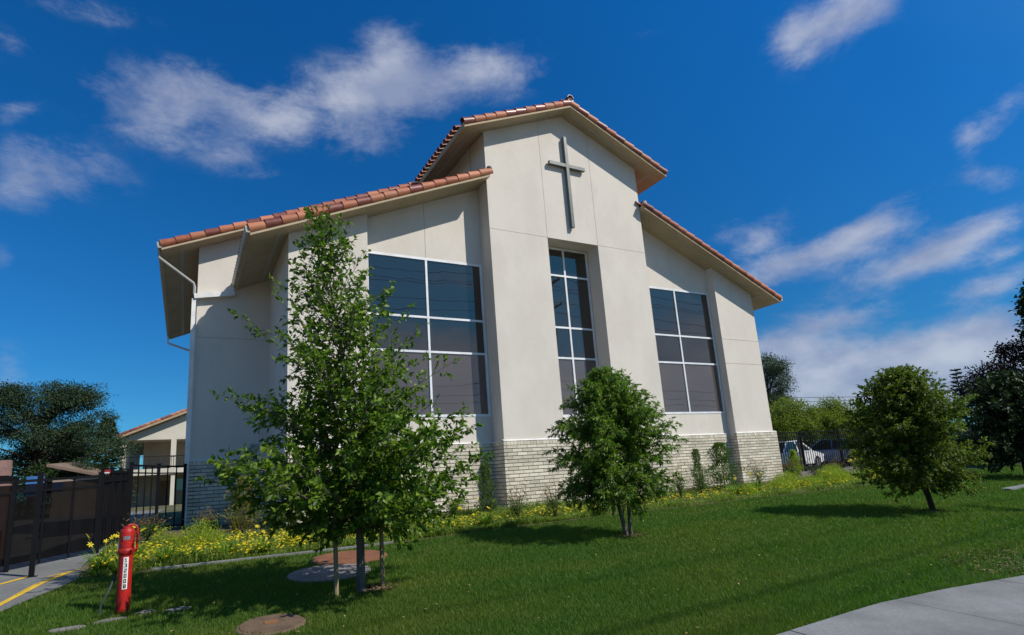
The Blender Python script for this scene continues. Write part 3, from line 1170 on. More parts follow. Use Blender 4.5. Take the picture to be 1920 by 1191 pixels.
# ------------------------------------------------------------------ foliage tools
def leaf_material(name, c1, c2, trans=0.35, rough=0.55, vary=0.5, spec=0.35):
    return material(name, c1, tuple(x*0.8 for x in c1), rough, spec, 2.5, vary=vary, hue_var=c2, translucent=trans)


LEAF_A = leaf_material('glossy_leaf', (0.046, 0.104, 0.009), (0.185, 0.275, 0.026), 0.40, 0.45, spec=.25)
LEAF_B = leaf_material('drooping_leaf', (0.068, 0.140, 0.014), (0.200, 0.290, 0.030), 0.42, 0.5)
LEAF_C = leaf_material('round_tree_leaf', (0.066, 0.108, 0.011), (0.170, 0.215, 0.022), 0.38, 0.55)
LEAF_D = leaf_material('dark_leaf', (0.014, 0.034, 0.008), (0.034, 0.066, 0.012), 0.2, 0.6)
LEAF_E = leaf_material('cedar_needles', (0.018, 0.045, 0.022), (0.050, 0.085, 0.030), 0.15, 0.7)
LEAF_Y = leaf_material('yellow_green_leaf', (0.105, 0.150, 0.020), (0.190, 0.230, 0.030), 0.4, 0.6)
LEAF_P = leaf_material('purple_leaf', (0.028, 0.014, 0.014), (0.050, 0.022, 0.018), 0.25, 0.5)
LEAF_S = leaf_material('shrub_leaf', (0.055, 0.110, 0.022), (0.130, 0.190, 0.035), 0.3, 0.6)
LEAF_N = leaf_material('bronze_leaf', (0.130, 0.130, 0.035), (0.260, 0.130, 0.060), 0.3, 0.6)
LEAF_M = leaf_material('lime_leaf', (0.200, 0.280, 0.022), (0.320, 0.380, 0.030), 0.4, 0.6, 0.35)
LILY = leaf_material('lily_leaf', (0.120, 0.210, 0.028), (0.210, 0.300, 0.040), 0.4, 0.5)
PETAL = leaf_material('yellow_petal', (0.78, 0.58, 0.015), (0.85, 0.72, 0.04), 0.35, 0.6, 0.2)
GRASSM = material('grass_blade', (0.048, 0.124, 0.010), (0.155, 0.170, 0.020), 0.6, 0.3, 0.7, vary=0.5, hue_var=(0.092, 0.160, 0.020), translucent=0.35, detail=6, stretch=(.55, 1.5, 1))


def unit(a):
    return a/np.maximum(np.linalg.norm(a, axis=-1, keepdims=True), 1e-9)


LEAF_V = np.array([[0, 0, 0], [.42, .5, .12], [.48, 0, 0], [.42, -.5, .12], [1, 0, -.12]])
LEAF_T = np.array([[0, 2, 1], [0, 3, 2], [1, 2, 4], [2, 3, 4]])


def leaves_mesh(name, P, D, N, L, W, mat):
    """P positions, D axis, N face normal, L length, W width (arrays)"""
    D = unit(D); S = unit(np.cross(N, D)); N = np.cross(D, S)
    n = len(P)
    V = (P[:, None, :] + D[:, None, :]*(LEAF_V[None, :, 0:1]*L[:, None, None])
         + S[:, None, :]*(LEAF_V[None, :, 1:2]*W[:, None, None]) + N[:, None, :]*(LEAF_V[None, :, 2:3]*L[:, None, None]))
    T = LEAF_T[None] + (np.arange(n)*5)[:, None, None]
    return fastmesh(name, V.reshape(-1, 3), T.reshape(-1, 3), mat)


def grow(seed, base, trunk_pts, trunk_r, profile, nlimb, h0, up0, up1, twig_gap, twig_len, leaf_gap, leaf_len, leaf_w,
         droop=0.0, limb_r=0.018, stretch_tip=(0.75, 1.1), leaf_up=0.4, twig_r=0.003, azjit=0.5, leaf_jit=0.9, bias=0.92, thin=None):
    """returns (MB with trunk and limbs, leaf arrays). profile: [(height, radius)] of the crown; base z is the ground"""
    rg = np.random.default_rng(seed)
    rr = random.Random(seed)
    mb = MB()
    tp = [Vector(p) for p in trunk_pts]
    hs = [p.z-base[2] for p in tp]
    mb.tube(tp, trunk_r, 9)

    def trunk_at(h):
        return Vector((np.interp(h, hs, [p.x for p in tp]), np.interp(h, hs, [p.y for p in tp]), base[2]+h))
    ph = [p[0] for p in profile]; pr = [p[1] for p in profile]
    Htop = ph[-1]
    P = []; D = []
    twigs = []
    for i in range(nlimb):
        f = (i+0.5)/nlimb
        hb = h0+(Htop-h0)*0.97*f**bias
        az = i*2.39996+rr.uniform(-azjit, azjit)
        el = R(up0+(up1-up0)*f+rr.uniform(-9, 9))
        # find length so that the tip reaches the profile
        L = 0.05
        target = rr.uniform(*stretch_tip)
        while L < 4:
            tip_h = hb+L*math.sin(el); rad = L*math.cos(el)
            if tip_h > Htop or rad >= target*np.interp(tip_h, ph, pr): break
            L += 0.04
        L = max(L, 0.10)
        p0 = trunk_at(hb)
        pts = []
        nseg = 7
        wob = rr.uniform(-.12, .12)
        for k in range(nseg+1):
            s = k/nseg
            e2 = el + 0.25*(s-0.3) - droop*s*s
            a2 = az+wob*math.sin(s*3)
            if k == 0: pts.append(p0)
            else: pts.append(pts[-1]+Vector((math.cos(a2)*math.cos(e2), math.sin(a2)*math.cos(e2), math.sin(e2)))*(L/nseg))
        r0 = limb_r*(0.4+0.6*(L/1.6))*(1-.5*f)
        mb.tube(pts, [r0*(1-.85*k/nseg) for k in range(nseg+1)], 5, cap=False)
        # twigs
        nt = max(3, int(L/twig_gap))
        for j in range(nt+1):
            s = 0.16+0.84*j/nt
            q = s*nseg; k = min(int(q), nseg-1); fr = q-k
            p = pts[k].lerp(pts[k+1], fr)
            d = (pts[k+1]-pts[k]).normalized()
            if j == nt: td = d
            else:
                rv = Vector((rr.gauss(0, 1), rr.gauss(0, 1), rr.gauss(0, .8)+.25))
                rv = (rv-d*rv.dot(d)).normalized()
                td = (d*0.65+rv*0.9).normalized()
            tl = twig_len*(1.15-.55*s)*rr.uniform(.6, 1.25)*min(1, .45+L)
            twigs.append((p, td, tl))
    # trunk-top leader twigs
    for k in range(6):
        h = Htop*(0.8+.2*k/6); twigs.append((trunk_at(min(h, hs[-1])), Vector((rr.gauss(0, .3), rr.gauss(0, .3), 1)).normalized(), twig_len*.7))
    for (p, td, tl) in twigs:
        q1 = p+td*tl*.5; e = td-Vector((0, 0, droop*.7)); e.normalize(); q2 = q1+e*tl*.5
        mb.tube([p, q1, q2], [twig_r, twig_r*.8, twig_r*.4], 3, cap=False)
        n = max(3, int(tl/leaf_gap))
        for k in range(n):
            s = 0.12+0.88*(k+rr.random()*.6)/n
            b = p.lerp(q1, s*2) if s < .5 else q1.lerp(q2, s*2-1)
            ax = td if s < .5 else e
            P.append(b); D.append(ax)
    P = np.array(P); D = np.array(D)
    if thin:
        kp = rg.random(len(P)) < np.interp(P[:, 2]-base[2], thin[0], thin[1])
        P, D = P[kp], D[kp]
    n = len(P)
    out = unit(np.stack([P[:, 0]-base[0], P[:, 1]-base[1], np.zeros(n)], 1))
    DD = unit(D*0.55 + rg.normal(0, leaf_jit*.6, (n, 3)) + out*0.25 + np.array([0, 0, -0.75*droop]))
    N = unit(np.array([0, 0, leaf_up*1.6]) + rg.normal(0, .55, (n, 3)) + out*.3)
    L_ = leaf_len*rg.uniform(.65, 1.15, n); W_ = leaf_w*rg.uniform(.75, 1.2, n)
    return mb, (P+DD*0.006, DD, N, L_, W_)


def tree(name, base, label, cat, group, mb, leaves, leaf_mat, bark, singles=0, trunk_name='trunk'):
    root = empty(name, base, label, cat, group)
    mb.build(trunk_name, bark, root, origin=base, smooth=True)
    P, D, N, L, W = leaves
    b = np.array(base)
    idx = np.arange(len(P))
    if singles:
        d = np.linalg.norm(P-np.array([0, 0, CAM_Z]), axis=1) - 0.0*P[:, 2]
        order = np.argsort(d/(L/L.mean()))
        sel = order[:singles]
        keep = np.setdiff1d(idx, sel)
    else:
        sel = []; keep = idx
    crown = put('crown', leaves_mesh('crown', P[keep]-b, D[keep], N[keep], L[keep], W[keep], leaf_mat), base, root)
    crown['kind'] = 'stuff'
    if singles:
        one = leaves_mesh('leaf', np.zeros((1, 3)), np.array([[1., 0, 0]]), np.array([[0, 0, 1.]]), np.ones(1), np.full(1, float((W/L).mean())), leaf_mat)
        for i in sel:
            x = Vector(D[i]).normalized(); y = Vector(N[i]).cross(x).normalized(); z = x.cross(y)
            s = float(L[i])
            o = put('leaf', one, tuple(P[i]), crown)
            o.rotation_euler = Matrix(((x.x, y.x, z.x), (x.y, y.y, z.y), (x.z, y.z, z.z))).to_euler()
            o.scale = (s, s, s)
    return root


def join_leaves(ls):
    return tuple(np.concatenate([l[i] for l in ls]) for i in range(5))


# --- staked young tree in front of the church
B = (1.80, 6.77, gz(0, 6.77))
def rel(b, pts): return [(b[0]+x, b[1]+y, b[2]+z) for x, y, z in pts]
mb, lv = grow(21, B, rel(B, [(0, 0, -.02), (0.0, 0, .5), (-.03, 0, 1.2), (-.10, 0.02, 2.0), (-.20, .03, 2.9), (-.33, .03, 3.7), (-.44, .03, 4.42)]),
              [.052, .046, .040, .032, .022, .012, .003],
              [(.50, .55), (.68, 1.05), (.95, 1.32), (1.3, 1.42), (1.7, 1.36), (2.1, 1.12), (2.5, .92), (2.95, .78), (3.4, .62), (3.8, .46), (4.2, .26), (4.5, .06)],
              150, .68, 6, 62, .070, .32, .0120, .078, .042, droop=.12, limb_r=.017, stretch_tip=(.45, 1.15), bias=1.5,
              thin=([0, 1.7, 2.4, 3.0, 4.6], [1, 1, .55, .33, .36]))
# a few long wayward shoots, as on the real tree
mb2, lv2 = grow(5, B, rel(B, [(-.03, 0, .5), (-.06, 0, 1.3), (-.10, 0.02, 2.0), (-.20, .03, 2.9)]), [.01, .01, .01, .01],
                [(.6, 1.2), (1.2, 1.62), (1.9, 1.55), (2.9, 1.35), (3.3, 1.1), (3.6, .5)], 16, .9, 14, 36, .10, .26, .019, .072, .036,
                droop=.15, limb_r=.012, stretch_tip=(.85, 1.05))
mb.v, mb.f, mb.m = mb.v, mb.f, mb.m
k0 = len(mb.v); mb.v += mb2.v; mb.f += [tuple(i+k0 for i in q) for q in mb2.f]; mb.m += mb2.m
tree('young_tree', B, 'tall pointed young tree with large glossy leaves between two wooden stakes', 'tree', 'young trees on the church lawn',
     mb, join_leaves([lv, lv2]), LEAF_A, BARK, singles=300)
for x, y, h, lab, ln in ((1.53, 6.79, 1.55, 'thin wooden stake left of the pointed young tree\'s trunk', (-.02, 0)),
                         (2.08, 6.88, 1.50, 'thin wooden stake right of the pointed young tree\'s trunk', (.01, .02))):
    mb = MB(); z = gz(x, y)
    mb.tube([(x, y, z-.05), (x+ln[0]*.5, y+ln[1], z+h*.5), (x+ln[0], y+ln[1], z+h)], [.026, .025, .024], 10)
    tag(mb.build('tree_stake', STAKE, smooth=True), lab, 'stake', 'stakes of the young tree')
# bark chips round the foot of the tree
def scatter_chips(name, cx0, cy0, rad, n, mat, label, cat='bark chips'):
    P = []; T = []
    for i in range(n):
        a = rnd.uniform(0, 6.28); r_ = rad*math.sqrt(rnd.random())
        x, y = cx0+r_*math.cos(a), cy0+r_*math.sin(a)*.8
        z = gz(x, y)+.012+rnd.uniform(0, .012)
        s = rnd.uniform(.010, .026)
        an = rnd.uniform(0, 3.14)
        c, s_ = math.cos(an)*s, math.sin(an)*s
        k = len(P)
        P += [(x-c, y-s_, z), (x+s_*.5, y-c*.5, z+.006), (x+c, y+s_, z+.002), (x-s_*.5, y+c*.5, z+rnd.uniform(.004, .012))]
        T += [(k, k+1, k+2), (k, k+2, k+3)]
    o = put(name, fastmesh(name, np.array(P), np.array(T), mat))
    tag(o, label, cat, kind='stuff')


CHIP = material('bark_chip', (0.20, 0.13, 0.085), (0.12, 0.08, 0.055), .95, .1, 20, vary=.6)
scatter_chips('bark_chips', 2.0, 6.80, .24, 320, CHIP, 'brown bark chips round the foot of the pointed tree')
scatter_chips('bark_chips', 6.56, 7.73, .34, 300, CHIP, 'brown bark chips round the foot of the drooping tree')
scatter_chips('bark_chips', 12.6, 6.08, .30, 200, CHIP, 'brown bark chips round the foot of the round tree')
scatter_chips('dry_clippings', 8.6, 3.35, .9, 700, material('dry_grass', (.26, .21, .10), (.18, .15, .07), .95, .1, 20, vary=.6), 'dry brown clippings on the worn lawn patch by the pavement', 'clippings')

# --- drooping multi-stem tree
B = (6.55, 7.75, gz(0, 7.75))
mb, lv = grow(33, B, rel(B, [(-.05, 0, -.02), (-.14, .02, .5), (-.18, .04, 1.0), (-.12, .04, 1.7), (-.16, .02, 2.3), (-.22, 0, 2.6)]),
              [.040, .034, .028, .020, .010, .003],
              [(.50, .45), (.70, .78), (1.0, .95), (1.3, 1.02), (1.6, 1.05), (1.9, .98), (2.2, .78), (2.5, .50), (2.74, .15)],
              170, .48, 4, 64, .055, .25, .0085, .078, .024, droop=.55, limb_r=.012, stretch_tip=(.72, 1.0), leaf_up=.3)
for sx, sy, r_ in ((.05, .02, .036), (.01, -.05, .024)):
    mb.tube(rel(B, [(sx, sy, -.02), (sx*1.4, sy, .45), (sx*2.6, sy*2, 1.0), (sx*5, sy*3, 1.6)]), [r_, r_*.85, r_*.65, r_*.3], 8)
tree('young_tree', B, 'middle drooping-leaved young tree with several stems in front of the tower', 'tree', 'young trees on the church lawn', mb, lv, LEAF_B, BARK)

# --- round tree
B = (12.59, 6.10, gz(0, 6.1))
mb, lv = grow(41, B, rel(B, [(.02, 0, -.02), (-.02, .02, .35), (-.12, .04, .8), (-.18, .04, 1.5), (-.2, .02, 2.2), (-.2, 0, 2.6)]),
              [.055, .048, .038, .025, .012, .004],
              [(.42, .60), (.58, .95), (.85, 1.10), (1.3, 1.15), (1.7, 1.12), (2.05, .95), (2.35, .70), (2.6, .35), (2.70, .1)],
              165, .42, 2, 62, .055, .26, .0090, .072, .030, droop=.30, limb_r=.015, stretch_tip=(.74, 1.0), leaf_up=.35)
mb.tube(rel(B, [(-.02, -.02, .12), (-.22, -.05, .42), (-.40, -.1, .62)]), [.026, .018, .01], 6)
tree('young_tree', B, 'round bushy young tree standing alone on the lawn right of the church', 'tree', 'young trees on the church lawn', mb, lv, LEAF_C, BARK_D)

# --- dark round tree at the right edge
B = (22.1, 8.0, gz(0, 8.0))
mb, lv = grow(51, B, rel(B, [(0, 0, -.02), (.02, 0, .7), (.05, 0, 1.6), (.05, 0, 3.0)]), [.08, .07, .05, .01],
              [(.25, .9), (.6, 1.5), (1.2, 1.75), (1.9, 1.65), (2.5, 1.25), (2.9, .7), (3.05, .2)],
              140, .42, 5, 60, .10, .36, .020, .12, .065, droop=.3, limb_r=.02, stretch_tip=(.65, 1.08))
tree('young_tree', B, 'dark round tree at the right edge of the photo beyond the lawn', 'tree', 'young trees on the church lawn', mb, lv, LEAF_D, BARK_D)


# ------------------------------------------------------------------ background trees
def blob_tree(name, seed, base, H, blobs, n, leaf_len, leaf_w, mat, bark, label, cat='tree', group='trees beyond the church grounds', trunk=.15, shoots=0, flat=1.0):
    """crown made of leaf clumps scattered round limb ends. blobs: [(dx, dy, z, r)]"""
    rg = np.random.default_rng(seed)
    rr = random.Random(seed)
    root = empty(name, base, label, cat, group)
    mb = MB()
    top = max(b[2] for b in blobs)
    mb.tube(rel(base, [(0, 0, -.05), (.05*H*.1, 0, H*.3), (0, .02, H*.6), (blobs[0][0]*.3, 0, H*.88)]), [trunk, trunk*.8, trunk*.5, trunk*.12], 8)
    P = []; D = []
    vol = sum(b[3]**2 for b in blobs)
    for (dx, dy, z, r_) in blobs:
        c = np.array(base)+np.array([dx, dy, z])
        st = Vector(base)+Vector((0, 0, min(z*.75, H*.7)))
        mb.tube([st, st.lerp(Vector(c), .5)+Vector((0, 0, r_*.1)), Vector(c)], [trunk*.35, trunk*.2, trunk*.06], 5, cap=False)
        m = int(n*r_**2/vol)
        # clumps on the blob's shell
        nc = max(6, int(m/55))
        u = unit(rg.normal(0, 1, (nc, 3)))
        rad = r_*rg.uniform(.35, 1.08, nc)
        cc = c+u*rad[:, None]*np.array([1, 1, .8*flat])
        for q in range(0, nc, 2):
            mb.tube([Vector(c), Vector(cc[q])], [trunk*.07, trunk*.02], 3, cap=False)
        k = rg.integers(0, nc, m)
        sp = r_*.26
        off = rg.normal(0, 1, (m, 3))*np.array([sp, sp, sp*.62*flat])
        P.append(cc[k]+off); D.append(unit(off+u[k]*.6*sp+np.array([0, 0, -.1])*sp))
    P = np.concatenate(P); D = np.concatenate(D)
    m = len(P)
    N = unit(rg.normal(0, .7, (m, 3))+np.array([0, 0, .9]))
    mb.build('trunk', bark, root, origin=base, smooth=True)
    cr = put('crown', leaves_mesh('crown', P-np.array(base), D+rg.normal(0, .5, (m, 3)), N, leaf_len*rg.uniform(.6, 1.2, m), leaf_w*rg.uniform(.7, 1.2, m), mat), base, root)
    cr['kind'] = 'stuff'
    return root


def conifer(name, seed, base, H, rad, mat, bark, label, cat='tree', group='trees beyond the church grounds', layers=26, per=13, up=-.05, bare=.0, n_leaf=16, ll=.22, lw_=.05):
    rg = np.random.default_rng(seed); rr = random.Random(seed)
    root = empty(name, base, label, cat, group)
    mb = MB(); mb.tube(rel(base, [(0, 0, -.05), (0, 0, H*.5), (0, 0, H)]), [H*.022, H*.012, .01], 7)
    P = []; D = []
    for i in range(layers):
        f = i/(layers-1); h = H*(.08+.90*f)
        for j in range(per):
            a = rr.uniform(0, 6.283)
            L = rad*(1-f)**.8*rr.uniform(.7, 1.12)+.10
            e = up+.3*f+rr.uniform(-.08, .08)
            d = Vector((math.cos(a), math.sin(a), e)).normalized()
            p0 = Vector(base)+Vector((0, 0, h))
            p1 = p0+d*L*.6; p2 = p1+(d+Vector((0, 0, .12))).normalized()*L*.4
            mb.tube([p0, p1, p2], [.02, .012, .004], 3, cap=False)
            for k in range(n_leaf):
                s = .25+.8*rr.random()
                b = p0.lerp(p1, min(1, s/.6)) if s < .6 else p1.lerp(p2, (s-.6)/.4)
                side = Vector((-d.y, d.x, 0))*rr.choice((-1, 1))
                P.append(b+Vector((rr.gauss(0, .03), rr.gauss(0, .03), rr.gauss(0, .02)))); D.append(d*.7+side*rr.uniform(.1, .8)+Vector((0, 0, rr.uniform(-.25, .15))))
    P = np.array([tuple(p) for p in P]); D = np.array([tuple(p) for p in D]); m = len(P)
    N = unit(rg.normal(0, .4, (m, 3))+np.array([0, 0, 1.]))
    mb.build('trunk', bark, root, origin=base)
    cr = put('crown', leaves_mesh('crown', P-np.array(base), D, N, ll*rg.uniform(.7, 1.3, m), lw_*rg.uniform(.7, 1.2, m), mat), base, root)
    cr['kind'] = 'stuff'
    return root


GB = SLOPE_G*13.5
# left: a broad cedar with layered boughs, a smaller one and a pine
rg_ = random.Random(4)
bl = []
for i in range(60):
    z = rg_.uniform(3.0, 8.3)
    wmax = np.interp(z, [3, 5, 7, 8.6], [4.8, 4.6, 3.2, 1.3])
    a = rg_.uniform(0, 6.28); r_ = wmax*math.sqrt(rg_.random())
    bl.append((r_*math.cos(a)+.4, r_*math.sin(a), z, rg_.uniform(.75, 1.25)))
blob_tree('cedar_tree', 3, (-8.7, 47.5, GB), 9.0, bl, 52000, .19, .06, LEAF_E, BARK_D, 'broad dark cedar with open boughs beyond the gate, far left', flat=.85, trunk=.28)
bl = [(rg_.uniform(-2.6, .1), rg_.uniform(-1, 1), z, rg_.uniform(.6, 1.0)) for z in np.linspace(1.8, 5.9, 26)]
blob_tree('cedar_tree', 6, (-7.2, 52.0, GB), 6.8, bl, 26000, .19, .06, leaf_material('cedar_pale', (0.035, 0.07, 0.028), (0.075, 0.115, 0.04), .15, .7), BARK_D,
          'paler flat-topped cedar between the broad dark cedar and the pointed pine', flat=.75, trunk=.2)
conifer('pine_tree', 9, (-5.45, 53.5, GB), 7.0, 2.0, LEAF_E, BARK_D, 'pointed conical pine just left of the two-storey building', layers=34, per=15, n_leaf=34, ll=.26, lw_=.08)
bl = [(rg_.uniform(-3, 3), rg_.uniform(-1, 1), rg_.uniform(.8, 3.2), rg_.uniform(.8, 1.3)) for z in range(14)]
blob_tree('background_tree', 12, (-12.0, 46.0, GB), 4.5, bl, 9000, .2, .09, LEAF_D, BARK_D, 'low dark leafy tree under the cedar at the left edge', trunk=.2)
bl = [(rg_.uniform(-2, 2), rg_.uniform(-1, 1), rg_.uniform(.6, 2.6), rg_.uniform(.7, 1.1)) for z in range(12)]
blob_tree('background_tree', 13, (-6.6, 45.0, GB), 3.4, bl, 8000, .2, .09, LEAF_D, BARK_D, 'low dark bushy tree behind the tan roof beyond the gate', trunk=.15)

# right: eucalyptus, yellow-green trees, cypress, plum and spruce
bl = [(rg_.uniform(-.7, .8), rg_.uniform(-.7, .7), z, rg_.uniform(.45, .75)) for z in np.linspace(2.0, 5.9, 16)] + [(1.1, 0, 4.1, .45), (1.5, .2, 3.2, .5), (-.8, 0, 4.6, .5)]
blob_tree('eucalyptus_tree', 15, (28.6, 20.8, GB), 6.2, bl, 26000, .13, .045, leaf_material('eucalyptus_leaf', (0.035, 0.065, 0.035), (0.08, 0.115, 0.06), .25, .6), BARK,
          'tall grey-green eucalyptus right beside the church corner', trunk=.13)
bl = [(-.9, 0, 2.5, .6), (-.2, .1, 2.9, .6), (.6, 0, 2.7, .6), (1.3, 0, 2.4, .55), (-.3, 0, 2.2, .6), (.5, 0, 2.1, .6), (1.1, 0, 1.9, .5), (-1.1, 0, 2.0, .5), (1.8, 0, 2.1, .45)]
blob_tree('background_tree', 16, (25.2, 17.2, GB), 3.2, bl, 16000, .10, .05, LEAF_Y, BARK, 'yellow-green leafy tree nearest the church behind the right fence', trunk=.07)
bl = [(-.9, 0, 2.4, .6), (0, .1, 2.8, .65), (.8, 0, 2.5, .6), (-.3, 0, 2.0, .7), (.7, 0, 1.9, .6), (1.4, 0, 2.0, .45)]
blob_tree('background_tree', 17, (28.0, 17.0, GB), 3.3, bl, 15000, .10, .05, LEAF_Y, BARK, 'second yellow-green tree behind the right fence, farther from the church', trunk=.07)
bl = [(-.8, 0, 2.2, .7), (.3, .1, 2.6, .7), (1.2, 0, 2.1, .6), (0, 0, 1.7, .7)]
blob_tree('background_tree', 18, (33.5, 18.6, GB), 3.1, bl, 7000, .13, .05, leaf_material('mid_green', (0.05, 0.09, 0.02), (0.09, 0.13, 0.03), .3, .6), BARK_D, 'mid-green tree behind the right fence left of the round tree', trunk=.08)
conifer('cypress_tree', 19, (41.8, 23.4, GB), 4.2, .62, LEAF_D, BARK_D, 'slim dark rounded cypress showing left of the round tree', layers=34, per=14, up=1.9, n_leaf=14, ll=.22, lw_=.07)
conifer('spruce_tree', 20, (41.9, 17.4, GB), 5.3, .8, LEAF_E, BARK_D, 'thin ragged spruce with a bent top behind the lawn', layers=20, per=7, up=.1, n_leaf=14, ll=.22, lw_=.06)
bl = [(rg_.uniform(-1.3, 1.5), rg_.uniform(-1, 1), z, rg_.uniform(.5, .85)) for z in np.linspace(2.6, 4.7, 8)]
blob_tree('plum_tree', 22, (30.6, 10.6, gz(0, 10.6)), 5.0, bl, 12000, .12, .07, LEAF_P, BARK_D, 'purple-leaved plum tree showing above the dark round tree', trunk=.12)
bl = [(.1, 0, 6.9, .45), (-.35, 0, 6.1, .45), (.4, 0, 5.9, .6), (-.1, .1, 5.2, .5), (.5, 0, 4.9, .6), (-.3, 0, 4.2, .6), (.4, 0, 3.8, .7), (0, 0, 3.2, .7), (1.2, 0, 5.4, .8), (1.3, 0, 6.6, .7), (1.4, 0, 4.0, .8)]
blob_tree('background_tree', 23, (29.3, 8.9, gz(0, 8.9)), 7.5, bl, 22000, .15, .10, LEAF_D, BARK_D, 'tall dark tree with clumped leaves cut off by the right edge', trunk=.14)
for i, (x, y, h, w, m_) in enumerate([(44, 30, 3.0, 5, LEAF_D), (54, 33, 3.4, 6, LEAF_D), (38, 26, 2.4, 4, LEAF_D), (62, 24, 4, 7, LEAF_D), (48, 15, 3.0, 4.5, LEAF_D)]):
    bl = [(rg_.uniform(-w, w), rg_.uniform(-1.5, 1.5), rg_.uniform(.6, h), rg_.uniform(.8, 1.3)) for z in range(14)]
    blob_tree('background_tree', 60+i, (x, y, GB), h, bl, 7000, .24, .11, m_, BARK_D,
              ['dark trees low on the skyline behind the parked cars', 'dark trees on the skyline behind the round tree', 'dark low tree over the white car', 'dark skyline tree right of the spruce', 'dark low tree behind the plum tree'][i], trunk=.12)

# hedge and yellow shrubs along the far side of the lawn, right
bl = [(rg_.uniform(-2.6, 2.6), rg_.uniform(-.3, .3), rg_.uniform(.2, .8), rg_.uniform(.3, .5)) for z in range(18)]
blob_tree('hedge', 71, (22.6, 11.4, gz(0, 11.4)), .9, bl, 9000, .09, .04, LEAF_Y, BARK_D, 'yellow-green hedge behind the round tree at the edge of the lawn', 'hedge', None, trunk=.03)
bl = [(rg_.uniform(-4, 4), rg_.uniform(-.5, .5), rg_.uniform(.2, .9), rg_.uniform(.35, .6)) for z in range(22)]
blob_tree('hedge', 72, (31.5, 12.6, gz(0, 12.6)), 1.0, bl, 8000, .12, .05, LEAF_S, BARK_D, 'loose green hedge along the far edge of the lawn at the right', 'hedge', None, trunk=.03)

# ------------------------------------------------------------------ flower bed
def column_shrub(x, y, h, w, mat, label, seed):
    rg = np.random.default_rng(seed)
    z0 = gz(x, y)
    root = empty('column_shrub', (x, y, z0), label, 'shrub', 'slim upright shrubs against the church wall')
    mb = MB(); mb.tube([(x, y, z0-.02), (x+.02, y, z0+h*.5), (x, y, z0+h*.95)], [.016, .010, .003], 6); mb.build('stem', BARK_D, root)
    n = int(1600*h*(w/.25)**1.2)+700
    t = rg.uniform(.06, 1, n)
    rad = w*(1.05-.75*t**1.6)*np.sqrt(rg.uniform(0.02, 1, n))*(1+.35*np.sin(t*17+seed))*rg.choice([1, 1, 1, 1.5], n)
    a = rg.uniform(0, 6.283, n)
    rad = rad*(1+.35*np.sin(a*3+t*9))
    P = np.stack([x+rad*np.cos(a), y+rad*np.sin(a), z0+h*t], 1)
    D = np.stack([np.cos(a), np.sin(a), rg.uniform(.2, 1.6, n)], 1)+rg.normal(0, .3, (n, 3))
    c = np.array([x, y, z0])
    o = put('foliage', leaves_mesh('foliage', P-c, D, rg.normal(0, 1, (n, 3)), .075*rg.uniform(.6, 1.2, n), .018*rg.uniform(.8, 1.2, n), mat), (x, y, z0), root)
    o['kind'] = 'stuff'


def nandina(x, y, h, w, label, seed, mat=None, name='nandina_shrub', group='low bushy shrubs in the flower bed'):
    rg = np.random.default_rng(seed)
    z0 = gz(x, y)
    root = empty(name, (x, y, z0), label, 'shrub', group)
    mb = MB(); P = []; D = []
    for i in range(14):
        a = rg.uniform(0, 6.283); s = w*rg.uniform(.2, .95)
        tip = Vector((x+s*math.cos(a), y+s*math.sin(a), z0+h*rg.uniform(.55, 1.05)))
        mid = Vector((x+s*.3*math.cos(a), y+s*.3*math.sin(a), z0+h*.45))
        mb.tube([(x, y, z0-.02), mid, tip], [.007, .005, .002], 4, cap=False)
        for k in range(80):
            u = rg.uniform(.2, 1.0)
            b = Vector((x, y, z0)).lerp(mid, u*2) if u < .5 else mid.lerp(tip, u*2-1)
            q = rg.normal(0, 1, 3)*np.array([.07, .07, .045])*(w/.27)
            P.append(np.array(b)+q); D.append(q+np.array([0, 0, .02]))
    mb.build('stem', BARK_D, root)
    P = np.array(P); D = np.array(D); n = len(P); c = np.array([x, y, z0])
    top = P[:, 2] > z0+h*.62
    for nm, sel, m_ in (('foliage', ~top, mat or LEAF_S), ('tip_foliage', top, mat or LEAF_N)):
        k = int(sel.sum())
        if k < 5: continue
        o = put(nm, leaves_mesh(nm, P[sel]-c, D[sel], rg.normal(0, .6, (k, 3))+np.array([0, 0, 1]), .048*rg.uniform(.6, 1.2, k), .018*rg.uniform(.8, 1.2, k), m_), (x, y, z0), root)
        o['kind'] = 'stuff'


def mound(x, y, h, w, label, seed, mat=LEAF_M):
    rg = np.random.default_rng(seed)
    z0 = gz(x, y)
    n = int(2600*(w/.35)**2)
    u = unit(rg.normal(0, 1, (n, 3))); u[:, 2] = np.abs(u[:, 2])
    s = rg.uniform(.55, 1.05, n)[:, None]*(1+.14*np.sin(u[:, 0:1]*9+seed)*np.cos(u[:, 1:2]*8))
    P = u*s*np.array([w, w, h])
    root = empty('mound_shrub', (x, y, z0), label, 'shrub', 'bright yellow-green mounded shrubs in the flower bed')
    mb = MB()
    for k in range(10):
        a = k*.7; mb.tube([(x, y, z0-.02), (x+w*.7*math.cos(a), y+w*.7*math.sin(a), z0+h*.6)], [.006, .002], 4, cap=False)
    mb.build('stem', BARK_D, root)
    o = put('foliage', leaves_mesh('foliage', P, u+rg.normal(0, .5, (n, 3)), rg.normal(0, .6, (n, 3))+u, .036*rg.uniform(.6, 1.2, n), .014*rg.uniform(.8, 1.2, n), mat), (x, y, z0), root)
    o['kind'] = 'stuff'


BLADE_N = 5


